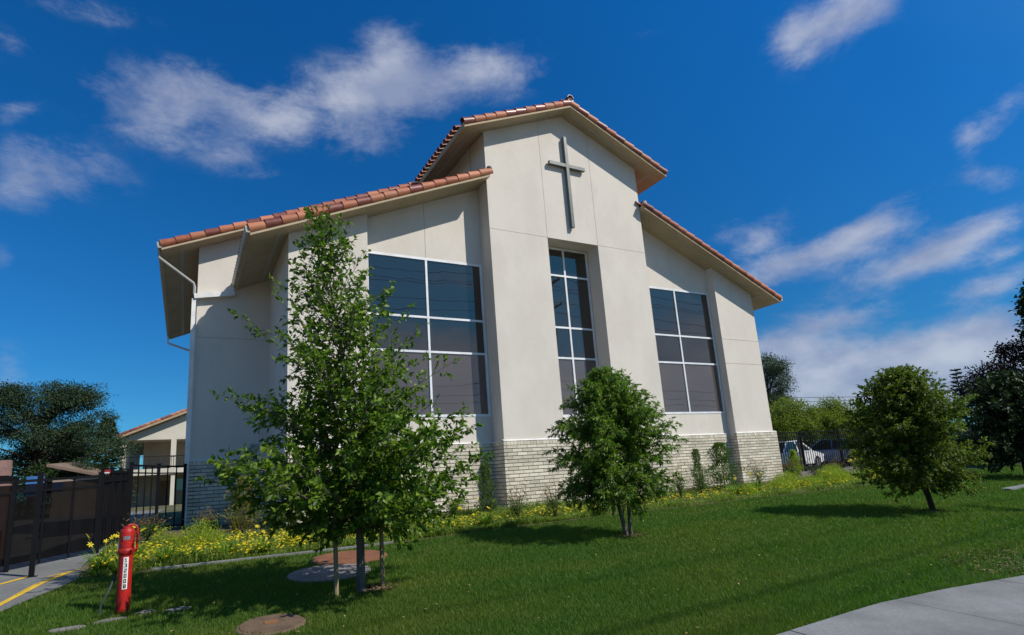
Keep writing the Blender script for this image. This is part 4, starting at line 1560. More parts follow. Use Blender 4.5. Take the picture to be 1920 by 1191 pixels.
def blades(P, A, H, OUT, W, droop):
    """strap leaves: P base, A azimuth, H height, OUT reach, W width"""
    n = len(P)
    t = np.linspace(0, 1, BLADE_N)
    V = []
    dx, dy = np.cos(A), np.sin(A)
    for i, s in enumerate(t):
        r_ = OUT*s**1.3
        z = H*(1.35*s-droop*s**2.4)
        c = P+np.stack([dx*r_, dy*r_, z], 1)
        w = W*(1-s**2.2)*.5
        V.append(c+np.stack([-dy*w, dx*w, np.zeros(n)], 1)); V.append(c+np.stack([dy*w, -dx*w, np.zeros(n)], 1))
    V = np.stack(V, 1).reshape(-1, 3)
    q = []
    for i in range(BLADE_N-1):
        a = 2*i
        q += [[a, a+1, a+3], [a, a+3, a+2]]
    T = np.array(q)[None]+(np.arange(n)*2*BLADE_N)[:, None, None]
    return V, T.reshape(-1, 3)


def flower_tris(C, s, up, rg, petals=6):
    """open star flower: petals as bent triangles"""
    V = []; T = []
    for c, si in zip(C, s):
        ax = Vector((rg.normal(0, .5), rg.normal(0, .5)-.25, up)).normalized()
        e1 = ax.cross(Vector((.3, .8, .1))).normalized(); e2 = ax.cross(e1)
        c = Vector(c)
        for p in range(petals):
            a = 2*math.pi*p/petals
            d = e1*math.cos(a)+e2*math.sin(a); w = e1*(-math.sin(a))+e2*math.cos(a)
            k = len(V)
            m_ = c+d*si*.55+ax*si*.25
            V += [c, m_-w*si*.22, c+d*si+ax*si*.12, m_+w*si*.22]
            T += [(k, k+1, k+2), (k, k+2, k+3)]
    return np.array([tuple(v) for v in V]), np.array(T)


def daylily(x, y, h, w, label, seed, nfl=3, fs=.05):
    rg = np.random.default_rng(seed)
    z0 = gz(x, y)
    root = empty('daylily_clump', (x, y, z0), label, 'flowering plant', 'daylily clumps along the church wall')
    n = 120
    a = rg.uniform(0, 6.283, n); r0 = .06*np.sqrt(rg.random(n))
    P = np.stack([r0*np.cos(a), r0*np.sin(a), np.zeros(n)], 1)
    V, T = blades(P, a+rg.normal(0, .4, n), h*rg.uniform(.55, 1.0, n), w*rg.uniform(.5, 1.25, n), .020*rg.uniform(.7, 1.2, n), rg.uniform(.5, 1.15, n))
    put('foliage', fastmesh('foliage', V, T, LILY), (x, y, z0), root)['kind'] = 'stuff'
    for k in range(nfl):
        a = rg.uniform(0, 6.283); r_ = w*rg.uniform(.2, .8); hh = h*rg.uniform(.85, 1.3)
        c = (x+r_*math.cos(a), y+r_*math.sin(a)-.03, z0+hh)
        mb = MB(); mb.tube([(x, y, z0), (x+r_*.5*math.cos(a), y+r_*.5*math.sin(a), z0+hh*.6), c], [.004, .0035, .003], 4); mb.build('flower_stalk', LILY, root)
        V, T = flower_tris([c], [fs*rg.uniform(.8, 1.15)], .7, rg)
        put('flower', fastmesh('flower', V-np.array(c), T, PETAL), c, root)


COLS = [
 (6.01, 11.80, 1.19, .16, LEAF_S, 'thin upright shrub against the wall left of the tower corner'),
 (12.47, 11.60, 1.22, .13, LEAF_S, 'thin upright shrub just right of the drooping tree'),
 (13.60, 11.75, 1.36, .40, LEAF_S, 'widest upright shrub, standing before the right pier\'s left edge'),
 (1.03, 12.60, 1.12, .26, leaf_material('yellowing_leaf', (0.14, 0.15, 0.025), (0.26, 0.22, 0.05), .3, .6), 'yellowing upright shrub by the dark brick wall left of the staked tree'),
 (19.10, 13.3, .95, .16, LEAF_M, 'slim lime-green shrub in front of the right fence by the church corner')]
for i, c in enumerate(COLS): column_shrub(*c, 300+i)
NAN = [
 (4.92, 11.2, .54, .22, 'reddish-tipped shrub before the wall between staked tree and tower corner'),
 (5.94, 10.35, .62, .25, 'reddish-tipped shrub at the foot of the tower\'s left corner'),
 (6.85, 10.35, .59, .28, 'reddish-tipped shrub left of the drooping tree before the tower'),
 (11.31, 11.2, .66, .28, 'reddish-tipped shrub right of the drooping tree before the brick base'),
 (15.3, 11.9, .72, .33, 'reddish-tipped shrub before the right pier\'s brick base'),
 (-.55, 12.6, .52, .30, 'reddish-tipped shrub in front of the black gate railing'),
 (.45, 12.9, .42, .24, 'small dark reddish-tipped shrub by the shaded brick wall'),
 (17.9, 12.6, .60, .32, 'reddish-tipped shrub at the church\'s right brick corner'),
 (20.2, 12.6, .50, .36, 'reddish-tipped shrub before the right fence, left one of two'),
 (21.4, 12.3, .47, .37, 'reddish-tipped shrub before the right fence, right one of two'),
 (1.9, 12.6, .5, .3, 'reddish shrub half hidden behind the staked tree')]
for i, c in enumerate(NAN): nandina(c[0], c[1], c[2]*1.15, c[3]*1.15, c[4], 400+i)
DK = [
 (5.75, 11.3, .44, .28, 'dark green shrub at the tower\'s left corner behind the daylilies'),
 (12.2, 11.3, .85, .42, 'dark loose green shrub between the two upright shrubs right of the drooping tree'),
 (10.34, 11.0, .45, .29, 'dark green shrub just behind the drooping tree'),
 (1.55, 12.2, .6, .33, 'dark green shrub at the foot of the shaded brick wall'),
 (19.6, 12.9, .42, .42, 'dark green shrub at the foot of the right fence')]
for i, c in enumerate(DK): nandina(*c, 450+i, LEAF_S if i % 2 else leaf_material('dark_shrub', (0.03, 0.06, 0.018), (0.065, 0.10, 0.03), .3, .6), 'bushy_shrub')
MO = [
 (.27, 11.0, .50, .42, 'largest yellow-green mound, behind the yellow flowers before the shaded brick wall'),
 (-.28, 11.9, .33, .24, 'small yellow-green mound nearer the gate'),
 (14.6, 10.7, .34, .36, 'yellow-green mound by the lawn before the right pier'),
 (15.9, 10.7, .34, .34, 'yellow-green mound just past the church\'s right corner'),
 (17.4, 10.9, .42, .46, 'wide yellow-green mound before the right fence'),
 (1.75, 10.8, .27, .28, 'low yellow-green mound behind the staked tree'),
 (20.0, 11.0, .4, .5, 'yellow-green mound beside the round tree\'s crown'),
 (18.9, 11.9, .46, .5, 'tall yellow-green mound hiding the foot of the right fence'), (13.1, 10.6, .26, .3, 'low yellow-green mound right of the drooping tree'),
 (16.4, 11.8, .40, .42, 'yellow-green mound against the right pier\'s brick corner')]
for i, c in enumerate(MO): mound(*c, 500+i)
LI = [
 (-1.0, 10.29, .42, .36, 'daylily clump with big yellow flowers just left of the red post', 5), (-.66, 10.62, .50, .28, 'daylily clump directly behind the red post', 4),
 (-.20, 10.22, .42, .28, 'daylily clump just right of the red post', 4), (.10, 10.2, .38, .28, 'second daylily clump right of the red post', 2),
 (.62, 10.12, .42, .28, 'daylily clump before the largest mound', 2), (1.15, 10.1, .40, .26, 'daylily clump left of the staked tree behind the edging', 2),
 (4.5, 10.25, .40, .29, 'daylily clump right of the staked tree by the lawn', 3), (5.25, 10.4, .42, .31, 'daylily clump before the tower\'s left corner', 3),
 (12.8, 10.75, .44, .32, 'daylily clump before the widest upright shrub', 3), (13.7, 10.8, .50, .36, 'daylily clump with pale yellow flowers before the right pier', 6),
 (9.0, 10.4, .30, .26, 'low daylily clump behind the drooping tree', 2), (16.7, 10.8, .38, .35, 'daylily clump just right of the church', 3),
 (18.6, 10.8, .55, .40, 'tall daylily clump left of the round tree', 4), (3.4, 10.3, .3, .26, 'low daylily clump behind the right stake', 1),
 (-.75, 10.0, .34, .3, 'daylily clump spilling over the lawn corner by the driveway', 3)]
for i, c in enumerate(LI): daylily(c[0], c[1], c[2], c[3], c[4], 600+i, c[5])

# ground cover with small yellow flowers filling the bed
rg = np.random.default_rng(77)
n = 70000
X = np.concatenate([rg.uniform(-1.15, 8, n//2), rg.uniform(3, 23, n//2)])
Yb = np.interp(X, [p[0] for p in BED], [p[1] for p in BED])
wid = np.where(X < 2.0, 3.0, 2.6)
Yv = Yb+.05+wid*rg.uniform(0, 1, len(X))**1.5
cl = np.sin(X*5.1)*np.cos(Yv*6.3)+.6*np.sin(X*11+2)*np.sin(Yv*9)
keep = cl > rg.uniform(-2.2, .5, len(X))
X, Yv = X[keep], Yv[keep]
Z = gzn(X, Yv)
n = len(X)
A = rg.uniform(0, 6.283, n)
V, T = blades(np.stack([X, Yv, Z], 1), A, rg.uniform(.06, .18, n)*(1+.45*np.sin(X*3.3+np.cos(Yv*5))), rg.uniform(.03, .12, n), rg.uniform(.008, .017, n), rg.uniform(.4, 1.0, n))
o = put('ground_cover', fastmesh('ground_cover', V, T, leaf_material('cover_leaf', (0.100, 0.165, 0.026), (0.215, 0.275, 0.036), .38, .6)))
tag(o, 'low green ground cover filling the flower bed along the church', 'ground cover', kind='stuff')
m = 4600
X = np.concatenate([rg.uniform(-1.1, 1.9, int(m*.42)), rg.uniform(2, 8, int(m*.28)), rg.uniform(8, 22, int(m*.30))])
Yb = np.interp(X, [p[0] for p in BED], [p[1] for p in BED])
Yv = Yb+.10+np.where(X < 2, 1.7, 1.1)*rg.uniform(0, 1, len(X))**1.2
keep = (np.sin(X*3.7+1)*np.cos(Yv*4.1)+.5*np.sin(X*8.3)) > rg.uniform(-1.3, .8, len(X))
X, Yv = X[keep], Yv[keep]
C = np.stack([X, Yv, gzn(X, Yv)+rg.uniform(.10, .22, len(X))], 1)
V, T = flower_tris(C, rg.uniform(.014, .028, len(C)), 1.4, rg, 7)
o = put('yellow_flowers', fastmesh('yellow_flowers', V, T, PETAL))
tag(o, 'small yellow daisy-like flowers dotted over the bed\'s ground cover', 'flowers', kind='stuff')

# ------------------------------------------------------------------ lids, pads, stones on the lawn
def disc(name, x, y, r_, z, mat, label, cat, ribs=0, seg=40):
    z0 = gz(x, y)
    root = empty(name, (x, y, z0), label, cat)
    mb = MB()
    vs = []
    th = math.atan(SLOPE_G)
    def P_(rad, a, zz): return (x+rad*math.cos(a), y+rad*math.sin(a), gz(0, y+rad*math.sin(a))+zz)
    prof = [(r_+.0, -.04), (r_, z-.008), (r_-.012, z), (r_*.9, z+.001)]
    for rad, zz in prof:
        vs += [P_(rad, 2*math.pi*k/seg, zz) for k in range(seg)]
    fs = []
    for i in range(len(prof)-1):
        for k in range(seg): fs.append((i*seg+k, i*seg+(k+1) % seg, (i+1)*seg+(k+1) % seg, (i+1)*seg+k))
    fs.append(tuple(range((len(prof)-1)*seg, len(prof)*seg)))
    mb.add(vs, fs)
    mb.build('rim' if ribs else 'plate', mat, root, smooth=False)
    if ribs:
        w = 2*r_*.86/ribs
        for i in range(ribs):
            u = -r_*.86+w*(i+.5)
            half = math.sqrt(max(0, (r_*.88)**2-u*u))
            if half < .03: continue
            mb = MB()
            for s0, s1 in ((-half, half),):
                y0, y1 = y+u-w*.27, y+u+w*.27
                mb.slab([(x+s0, y0), (x+s1, y0), (x+s1, y1), (x+s0, y1)], lambda a, b: gz(a, b)+z+.0012, lambda a, b: gz(a, b)+z+.016)
            mb.build('slat', mat, root)
    return root


lid = disc('access_lid', .76, 6.03, .305, .028, WOODLID, 'round brown ribbed access lid in the grass at the bottom edge', 'access lid', ribs=13)
mb = MB(); mb.slab([(.70, 5.98), (.82, 5.98), (.82, 6.08), (.70, 6.08)], lambda a, b: gz(a, b)+.030, lambda a, b: gz(a, b)+.048); mb.build('badge', material('rust', (.26, .12, .05)), lid)
disc('concrete_pad', 1.72, 8.02, .53, .022, CONC3, 'round grey concrete pad in the shade behind the staked tree', 'concrete pad')
disc('tank_lid', 2.20, 8.90, .55, .024, REDLID, 'large round reddish-brown lid in the lawn near the flower bed', 'tank lid')
disc('tank_lid', 2.20, 10.45, .32, .05, REDLID, 'small round reddish-brown lid inside the flower bed', 'tank lid')
for (x, y, a, b, an, lab) in [(-.92, 7.08, .15, .060, .05, 'flat grey stone, leftmost of the row in front of the red post'), (-.60, 7.17, .14, .050, .2, 'flat grey stone, second of the row in front of the red post'),
                         (-.30, 7.30, .09, .05, .3, 'small flat grey stone just right of the red post\'s foot'), (-.02, 7.22, .12, .055, .1, 'flat grey stone, rightmost of the row by the red post')]:
    mb = MB(); n = 13; poly = []
    for k in range(n):
        t = 2*math.pi*k/n; rr_ = 1+rnd.uniform(-.18, .18)
        px, py = a*math.cos(t)*rr_, b*math.sin(t)*rr_
        poly.append((x+px*math.cos(an)-py*math.sin(an), y+px*math.sin(an)+py*math.cos(an)))
    mb.slab(poly, lambda u, v: gz(u, v)-.03, lambda u, v: gz(u, v)+.026)
    o = tag(mb.build('stone', CONC3), lab, 'stone', 'flat stones in the grass')
    bv = o.modifiers.new('bevel', 'BEVEL'); bv.width = .008; bv.segments = 2
for (x0, y0, x1, y1, lab) in [(21.2, 9.55, 22.9, 9.75, 'pale low concrete kerb on the far lawn behind the round tree'), (17.6, 6.75, 19.6, 6.95, 'pale low concrete kerb on the lawn at the right edge')]:
    mb = MB(); mb.slab([(x0, y0), (x1, y0+.1), (x1, y1+.1), (x0, y1)], lambda u, v: gz(u, v)-.03, lambda u, v: gz(u, v)+.05)
    tag(mb.build('lawn_kerb', CONC), lab, 'kerb')

# ------------------------------------------------------------------ red post indicator valve
PX, PY = -.52, 7.52
PZ = gz(PX, PY)
post = empty('hydrant_post', (PX, PY, PZ), 'red fire-valve post with a vertical number strip reading 132008', 'fire valve post')
mb = MB(); mb.lathe([(.066, -.05), (.066, .58)], (PX, PY, PZ), 32); mb.build('pipe', RED, post, smooth=True)
mb = MB(); mb.lathe([(.067, .5805), (.076, .585), (.081, .60), (.081, .625), (.075, .635), (.071, .64), (.071, .80), (.069, .822), (.060, .838), (.046, .842), (.044, .846), (.044, .862), (.03, .868), (.01, .868)], (PX, PY, PZ), 32)
mb.build('head', RED, post, smooth=True)
# wrench handle folded down along the right side
yaw_ = math.atan2(PX, PY)
def loc_(r, s, z):     # r: to the right as seen from the street, s: towards the viewer
    ex = Vector((math.cos(-yaw_), math.sin(-yaw_), 0)); ey = Vector((-PX, -PY, 0)).normalized()
    ex = Vector((-ey.y, ey.x, 0))
    return Vector((PX, PY, PZ+z))+ex*r+ey*s
if loc_(1, 0, 0).x < PX: _sg = -1
else: _sg = 1
mb = MB(); mb.tube([loc_(0, 0, .872), loc_(_sg*.05, 0, .880), loc_(_sg*.076, 0, .868), loc_(_sg*.092, 0, .835), loc_(_sg*.096, 0, .72), loc_(_sg*.094, 0, .63)], [.014, .013, .012, .012, .012, .014], 10)
mb.tube([loc_(_sg*.076, 0, .625), loc_(_sg*.102, 0, .625)], .020, 10); mb.tube([loc_(_sg*.07, .0, .80), loc_(_sg*.09, .0, .80)], .010, 8)
mb.build('wrench', RED, post, smooth=True)
mb = MB()      # window in the head with a rim
mb.tube([loc_(-.034, .064, .728), loc_(.034, .064, .728)], .004, 6); mb.tube([loc_(-.034, .064, .772), loc_(.034, .064, .772)], .004, 6)
mb.tube([loc_(-.036, .062, .728), loc_(-.036, .062, .772)], .004, 6); mb.tube([loc_(.036, .062, .728), loc_(.036, .062, .772)], .004, 6)
mb.build('window_rim', RED, post, smooth=True)
mb = MB()
pts = []
for i in range(7):
    a = -.5+i/6
    pts.append((a*.068, math.sqrt(.0722**2-(a*.068)**2)))
vs = [loc_(r_, s_, .731) for r_, s_ in pts]+[loc_(r_, s_, .769) for r_, s_ in pts]
mb.add(vs, [(i, i+1, i+8, i+7) for i in range(6)])
mb.build('indicator_window', material('indicator', (.10, .10, .105), (.25, .25, .26), .3, .5, 90), post)
mb = MB(); mb.box(PX-_sg*.10 if False else PX-.086, PX-.068, PY-.02, PY+.02, PZ+.655, PZ+.695); mb.build('padlock', material('steel', (.55, .55, .56), None, .35, .5, 5, metallic=.8), post)
# number strip: wraps the front of the pipe
sx, sz0, sz1 = .0, .235, .555
mb = MB(); pts = []
for i in range(5):
    r_ = -.023+.046*i/4+.004
    pts.append((r_, math.sqrt(.0675**2-r_*r_)))
vs = [loc_(r_, s_, sz0) for r_, s_ in pts]+[loc_(r_, s_, sz1) for r_, s_ in pts]
mb.add(vs, [(i, i+1, i+6, i+5) for i in range(4)])
strip_o = mb.build('number_strip', WHITE, post)
strip_o['label'] = 'white strip with black digits 132008'
ey = Vector((-PX, -PY, 0)).normalized(); ex = Vector((-ey.y, ey.x, 0))*_sg
DIG = {  # seven-segment style block digits a b c d e f g
 '1': 'bc', '3': 'abgcd', '2': 'abged', '0': 'abcdef', '8': 'abcdefg'}
for i, ch in enumerate('132008'):
    zc = sz1-.030-i*.052
    mb = MB()
    w, h, t = .024, .038, .0075
    segs = {'a': (-w/2, w/2, h/2-t, h/2), 'g': (-w/2+t, w/2-t, -t/2, t/2), 'd': (-w/2, w/2, -h/2, -h/2+t),
            'f': (-w/2, -w/2+t, 0, h/2), 'b': (w/2-t, w/2, 0, h/2), 'e': (-w/2, -w/2+t, -h/2, 0), 'c': (w/2-t, w/2, -h/2, 0)}
    sg_ = [segs[q] for q in DIG[ch]] if ch != '1' else [(-t/2, t/2, -h/2, h/2), (-t*1.3, -t/2, h/2-t*1.6, h/2-t*.6), (-t*1.4, t*1.4, -h/2, -h/2+t*.7)]
    for q, (a, b, c_, d_) in enumerate(sg_):
        s1 = .0692+q*.00012
        off = Vector((0, 0, 0))
        c0 = Vector((PX, PY, PZ+zc))+ey*(s1)+ex*.004
        vs = [c0+ex*a+Vector((0, 0, c_)), c0+ex*b+Vector((0, 0, c_)), c0+ex*b+Vector((0, 0, d_)), c0+ex*a+Vector((0, 0, d_))]
        vs += [v-ey*.0012 for v in vs]
        mb.add(vs, [(0, 1, 2, 3), (7, 6, 5, 4), (0, 4, 5, 1), (1, 5, 6, 2), (2, 6, 7, 3), (3, 7, 4, 0)])
    mb.build('digit', BLACK, strip_o)
mb = MB(); mb.tube([(PX-.09, PY+.05, PZ+.36), (PX-.13, PY+.0, PZ+.24), (PX-.19, PY-.02, PZ+.12), (PX-.20, PY-.02, PZ-.03)], .011, 8)
mb.tube([(PX-.20, PY-.02, PZ-.02), (PX-.20, PY-.02, PZ+.06)], .016, 8)
mb.build('conduit', material('conduit_grey', (.035, .05, .05), None, .6, .4, 5), post, smooth=True)

# ------------------------------------------------------------------ left gate and fences
def fence_run(name, pts, top, label, cat, bar_gap, post_every, screen=False, bar_w=.022, post_w=.055, group=None, rails=(.10,), bottom=.08):
    root = empty(name, (pts[0][0], pts[0][1], gz(*pts[0])), label, cat, group)
    for i in range(len(pts)-1):
        a = Vector((*pts[i], 0)); b = Vector((*pts[i+1], 0)); L = (b-a).length; d = (b-a)/L
        def z_(p): return gz(p.x, p.y)
        P0, P1 = a.copy(), b.copy()
        za, zb = z_(a)+top, z_(b)+top
        A_ = Vector((a.x, a.y, za)); B_ = Vector((b.x, b.y, zb))
        mb = MB(); mb.bar(A_, B_, .045, .040); mb.build('rail', IRON, root)
        for rz in list(rails)+[top-.16]:
            mb = MB(); mb.bar((a.x, a.y, z_(a)+rz), (b.x, b.y, z_(b)+rz), .032, .030); mb.build('rail', IRON, root)
        n = int(L/bar_gap)
        for k in range(1, n):
            p = a+d*(L*k/n)
            mb = MB(); mb.box(p.x-bar_w/2, p.x+bar_w/2, p.y-bar_w/2, p.y+bar_w/2, z_(p)+bottom, z_(p)+top+.003)
            mb.build('bar', IRON, root)
        m = max(1, round(L/post_every))
        for k in range(m+1):
            if k == 0 and i > 0: continue
            p = a+d*(L*k/m)
            mb = MB(); mb.box(p.x-post_w/2, p.x+post_w/2, p.y-post_w/2, p.y+post_w/2, z_(p)-.05, z_(p)+top+.05)
            mb.box(p.x-post_w*.65, p.x+post_w*.65, p.y-post_w*.65, p.y+post_w*.65, z_(p)+top+.05, z_(p)+top+.065)
            mb.build('post', IRON, root)
        if screen:
            s = Vector((-d.y, d.x, 0))*.02
            q = [a+s, b+s]
            mb = MB()
            mb.add([(q[0].x, q[0].y, z_(a)+.10), (q[1].x, q[1].y, z_(b)+.10), (q[1].x, q[1].y, z_(b)+top-.05), (q[0].x, q[0].y, z_(a)+top-.05)], [(0, 1, 2, 3)])
            mb.build('screen', SCREEN, root)
    return root


def screen_material():
    m = bpy.data.materials.new('privacy_screen'); m.use_nodes = True
    g = NT(m.node_tree)
    out = g.n('ShaderNodeOutputMaterial')
    df = g.n('ShaderNodeBsdfDiffuse'); geo = g.n('ShaderNodeNewGeometry')
    f = g.noise(g.mapping(geo.outputs['Position'], (1, 1, .25)), 3.0, 4, .6)
    g.s(df, 0, g.mix(g.ramp(f, .35, .7), (.009, .008, .008), (.005, .005, .005)))
    tr = g.n('ShaderNodeBsdfTransparent')
    mx = g.n('ShaderNodeMixShader'); mx.inputs[0].default_value = .95
    g.t.links.new(tr.outputs[0], mx.inputs[1]); g.t.links.new(df.outputs[0], mx.inputs[2])
    g.t.links.new(mx.outputs[0], out.inputs[0])
    return m


SCREEN = screen_material()
IRON_L = IRON
fence_run('vehicle_gate', [(-3.6, 10.55), (-2.25, 11.15), (-1.29, 12.15)], 1.30, 'black iron driveway gate backed with dark see-through screening', 'gate', .36, 1.2, True, bar_w=.03, bottom=.04, rails=())
fence_run('screened_fence', [(-1.27, 12.22), (-1.08, 14.7)], 1.36, 'dark screened iron fence running back beside the driveway', 'fence', .20, .8, True, group=None)
fence_run('railing', [(-1.02, 14.75), (-.55, 15.9), (0.0, 16.55)], 1.50, 'black iron railing between gate and shaded church corner', 'railing', .25, 2.0, bar_w=.028, post_w=.07)
mb = MB(); mb.box(-1.86, -1.80, 10.45, 10.51, gz(0, 10.5)-.02, gz(0, 10.5)+1.44); mb.box(-1.90, -1.76, 10.41, 10.55, gz(0, 10.5), gz(0, 10.5)+.014)
tag(mb.build('gate_post', IRON), 'free-standing black gate post at the end of the yellow line', 'post')
mb = MB(); mb.box(-1.25, -1.16, 12.2, 12.26, gz(0, 12.2)+1.33, gz(0, 12.2)+1.40); o = mb.build('warning_sign', material('sign_red', (.28, .012, .02)))
tag(o, 'small red sign box on top of the gate corner', 'sign')
mb = MB(); mb.box(-1.24, -1.17, 12.192, 12.198, gz(0, 12.2)+1.338, gz(0, 12.2)+1.358); mb.build('white_band', WHITE, o)
# pinkish boundary wall at the far left
mb = MB(); mb.box(-7.5, -2.62, 12.6, 12.8, .70, 2.02); bw = mb.build('boundary_wall', material('pink_block', (.34, .20, .17), (.26, .16, .14), .9, .15, 8, .6, 50, fine=.3))
tag(bw, 'pinkish block wall cut off by the left edge behind the gate', 'wall')
mb = MB(); mb.box(-7.55, -2.58, 12.56, 12.84, 2.021, 2.09); mb.build('coping', IRON, bw)
mb = MB(); mb.box(-2.95, -2.62+.0, 12.58, 12.599, 2.1, 2.34); mb.box(-7.5, -2.64, 12.62, 12.78, 2.091, 2.36); mb.build('upper_course', MATS['pink_block'], bw)

# right fence
fence_run('iron_fence', [(18.45, 14.1), (40.0, 14.1)], 1.62, 'black iron fence between flower bed and parking lot, right of the church', 'fence', .135, 2.35, rails=(.12,), bottom=.10, bar_w=.018)
mb = MB(); mb.box(18.5, 30, 13.72, 13.86, .60, .93); tag(mb.build('low_wall', CONC3), 'low concrete kerb wall under the right iron fence', 'kerb wall')

# ------------------------------------------------------------------ two-storey building behind the gate
bld = empty('two_storey_building', (-1.0, 57.0, GB), 'cream two-storey building with balcony and red tile roof behind the gate', 'building')
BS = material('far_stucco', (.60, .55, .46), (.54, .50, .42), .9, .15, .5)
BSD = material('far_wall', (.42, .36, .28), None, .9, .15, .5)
YB = 57.0
ze = 6.35; x_e = -5.0
mb = MB()   # gable wall over the balcony
mb.prism([(-4.72, 6.30), (8, 6.30), (8, 6.45+.43*(2.6+4.72)), (2.6, 6.45+.43*(2.6+4.72)), (-4.72, 6.45)], YB, YB+.3)
mb.build('gable', BS, bld)
mb = MB(); sl = .43
mb.prism([(-5.25, 6.28), (3.2, 6.28+sl*8.45), (3.2, 6.52+sl*8.45), (-5.25, 6.50)], YB-.7, YB+22); rf = mb.build('roof', material('far_fascia', (.42, .30, .18)), bld)
for k in range(23):
    x0 = -5.3+k*.37; z0 = 6.52+sl*(x0+5.3)
    mb = MB(); mb.tube([(x0, YB-.62, z0+.03), (x0+.40, YB-.62, z0+.03+sl*.40-.03)], [.14, .11], 8); mb.build('roof_tile', TILE_DARK if rnd.random() < .4 else TILE, rf)
mb = MB(); mb.prism([(-5.3, 6.53), (3.2, 6.53+sl*8.5), (3.2, 6.62+sl*8.5), (-5.3, 6.62)], YB-.5, YB+22); mb.build('roof_tiles', TILE, rf)
for x in (-4.62, -.95, 2.7):
    mb = MB(); mb.box(x-.20, x+.20, YB+.001, YB+.35, 3.85, 6.299); mb.build('column', BS, bld)
for j in range(1, 7):
    mb = MB(); mb.box(-4.80, -4.50, YB+.35+j*3.0, YB+.65+j*3.0, 3.85, 6.299); mb.build('column', BS, bld)
mb = MB(); mb.box(-4.9, 8, YB-.1, YB+22, 3.35, 3.85); mb.build('balcony_slab', BS, bld)
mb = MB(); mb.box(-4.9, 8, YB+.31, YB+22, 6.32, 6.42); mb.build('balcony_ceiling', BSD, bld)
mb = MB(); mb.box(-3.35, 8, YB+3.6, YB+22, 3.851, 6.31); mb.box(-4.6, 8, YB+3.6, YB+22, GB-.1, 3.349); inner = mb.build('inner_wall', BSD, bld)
mb = MB(); mb.box(.2, 1.3, YB+3.56, YB+3.599, 3.9, 5.9); mb.build('door', material('far_door', (.05, .05, .06)), inner)
mb = MB(); mb.box(-.95, .05, YB+3.56, YB+3.599, 1.9, 3.0); mb.build('window', GLASS, inner)
mb = MB(); mb.box(-2.0, -1.2, YB+3.56, YB+3.599, GB, 2.9); mb.build('door', material('far_door2', (.20, .13, .08)), inner)
for x in (-4.6, -.9, 2.8):
    mb = MB(); mb.box(x-.15, x+.15, YB+.0, YB+.3, GB-.1, 3.349); mb.build('column', BS, bld)
rl = MB(); rl.box(-4.9, 8, YB-.05, YB+.0, 4.86, 4.91); rl.build('rail', IRON, bld)
mb = MB()
for k in range(66): mb.box(-4.85+k*.18, -4.835+k*.18, YB-.04, YB-.02, 3.86, 4.86)
o = mb.build('balusters', IRON, bld); o['kind'] = 'stuff'
# tan-roofed house between cedar and building
hs_ = empty('tan_roof_house', (-5.6, 41.0, GB), 'low house with a tan roof and blue tarpaulins beyond the gate', 'house')
mb = MB(); mb.box(-6.6, -3.6, 41, 46, GB-.1, 2.9); mb.build('wall', material('house_wall', (.30, .24, .19)), hs_)
mb = MB(); mb.add([(-6.9, 40.7, 3.75), (-3.2, 40.7, 2.75), (-3.2, 46, 2.75), (-6.2, 46, 4.1), (-6.9, 40.7, 3.60), (-3.2, 40.7, 2.60), (-3.2, 46, 2.60), (-6.2, 46, 3.95)],
                  [(0, 1, 2, 3), (7, 6, 5, 4), (0, 4, 5, 1), (1, 5, 6, 2), (2, 6, 7, 3), (3, 7, 4, 0)])
mb.build('roof', material('tan_roof', (.19, .135, .10), (.15, .11, .08), .9, .2, 3), hs_)
mb = MB(); mb.box(-7.7, -6.9, 40.5, 40.56, 2.0, 3.1); tag(mb.build('tarpaulin', material('blue_tarp', (.03, .10, .30), (.05, .16, .40), .5, .4, 5)), 'blue tarpaulin hanging left of the tan-roofed house', 'tarpaulin')
mb = MB(); mb.box(-6.5, -6.0, 40.3, 40.35, 2.2, 2.7); tag(mb.build('tarpaulin', MATS['blue_tarp']), 'small blue sheet in front of the tan-roofed house', 'tarpaulin')

# ------------------------------------------------------------------ parked cars
GLS = material('car_glass', (.015, .02, .022), None, .08, .6, 2)
TYRE = material('tyre', (.02, .02, .02), None, .85, .2, 6)
RIM = material('rim', (.5, .5, .52), None, .3, .5, 6, metallic=.8)


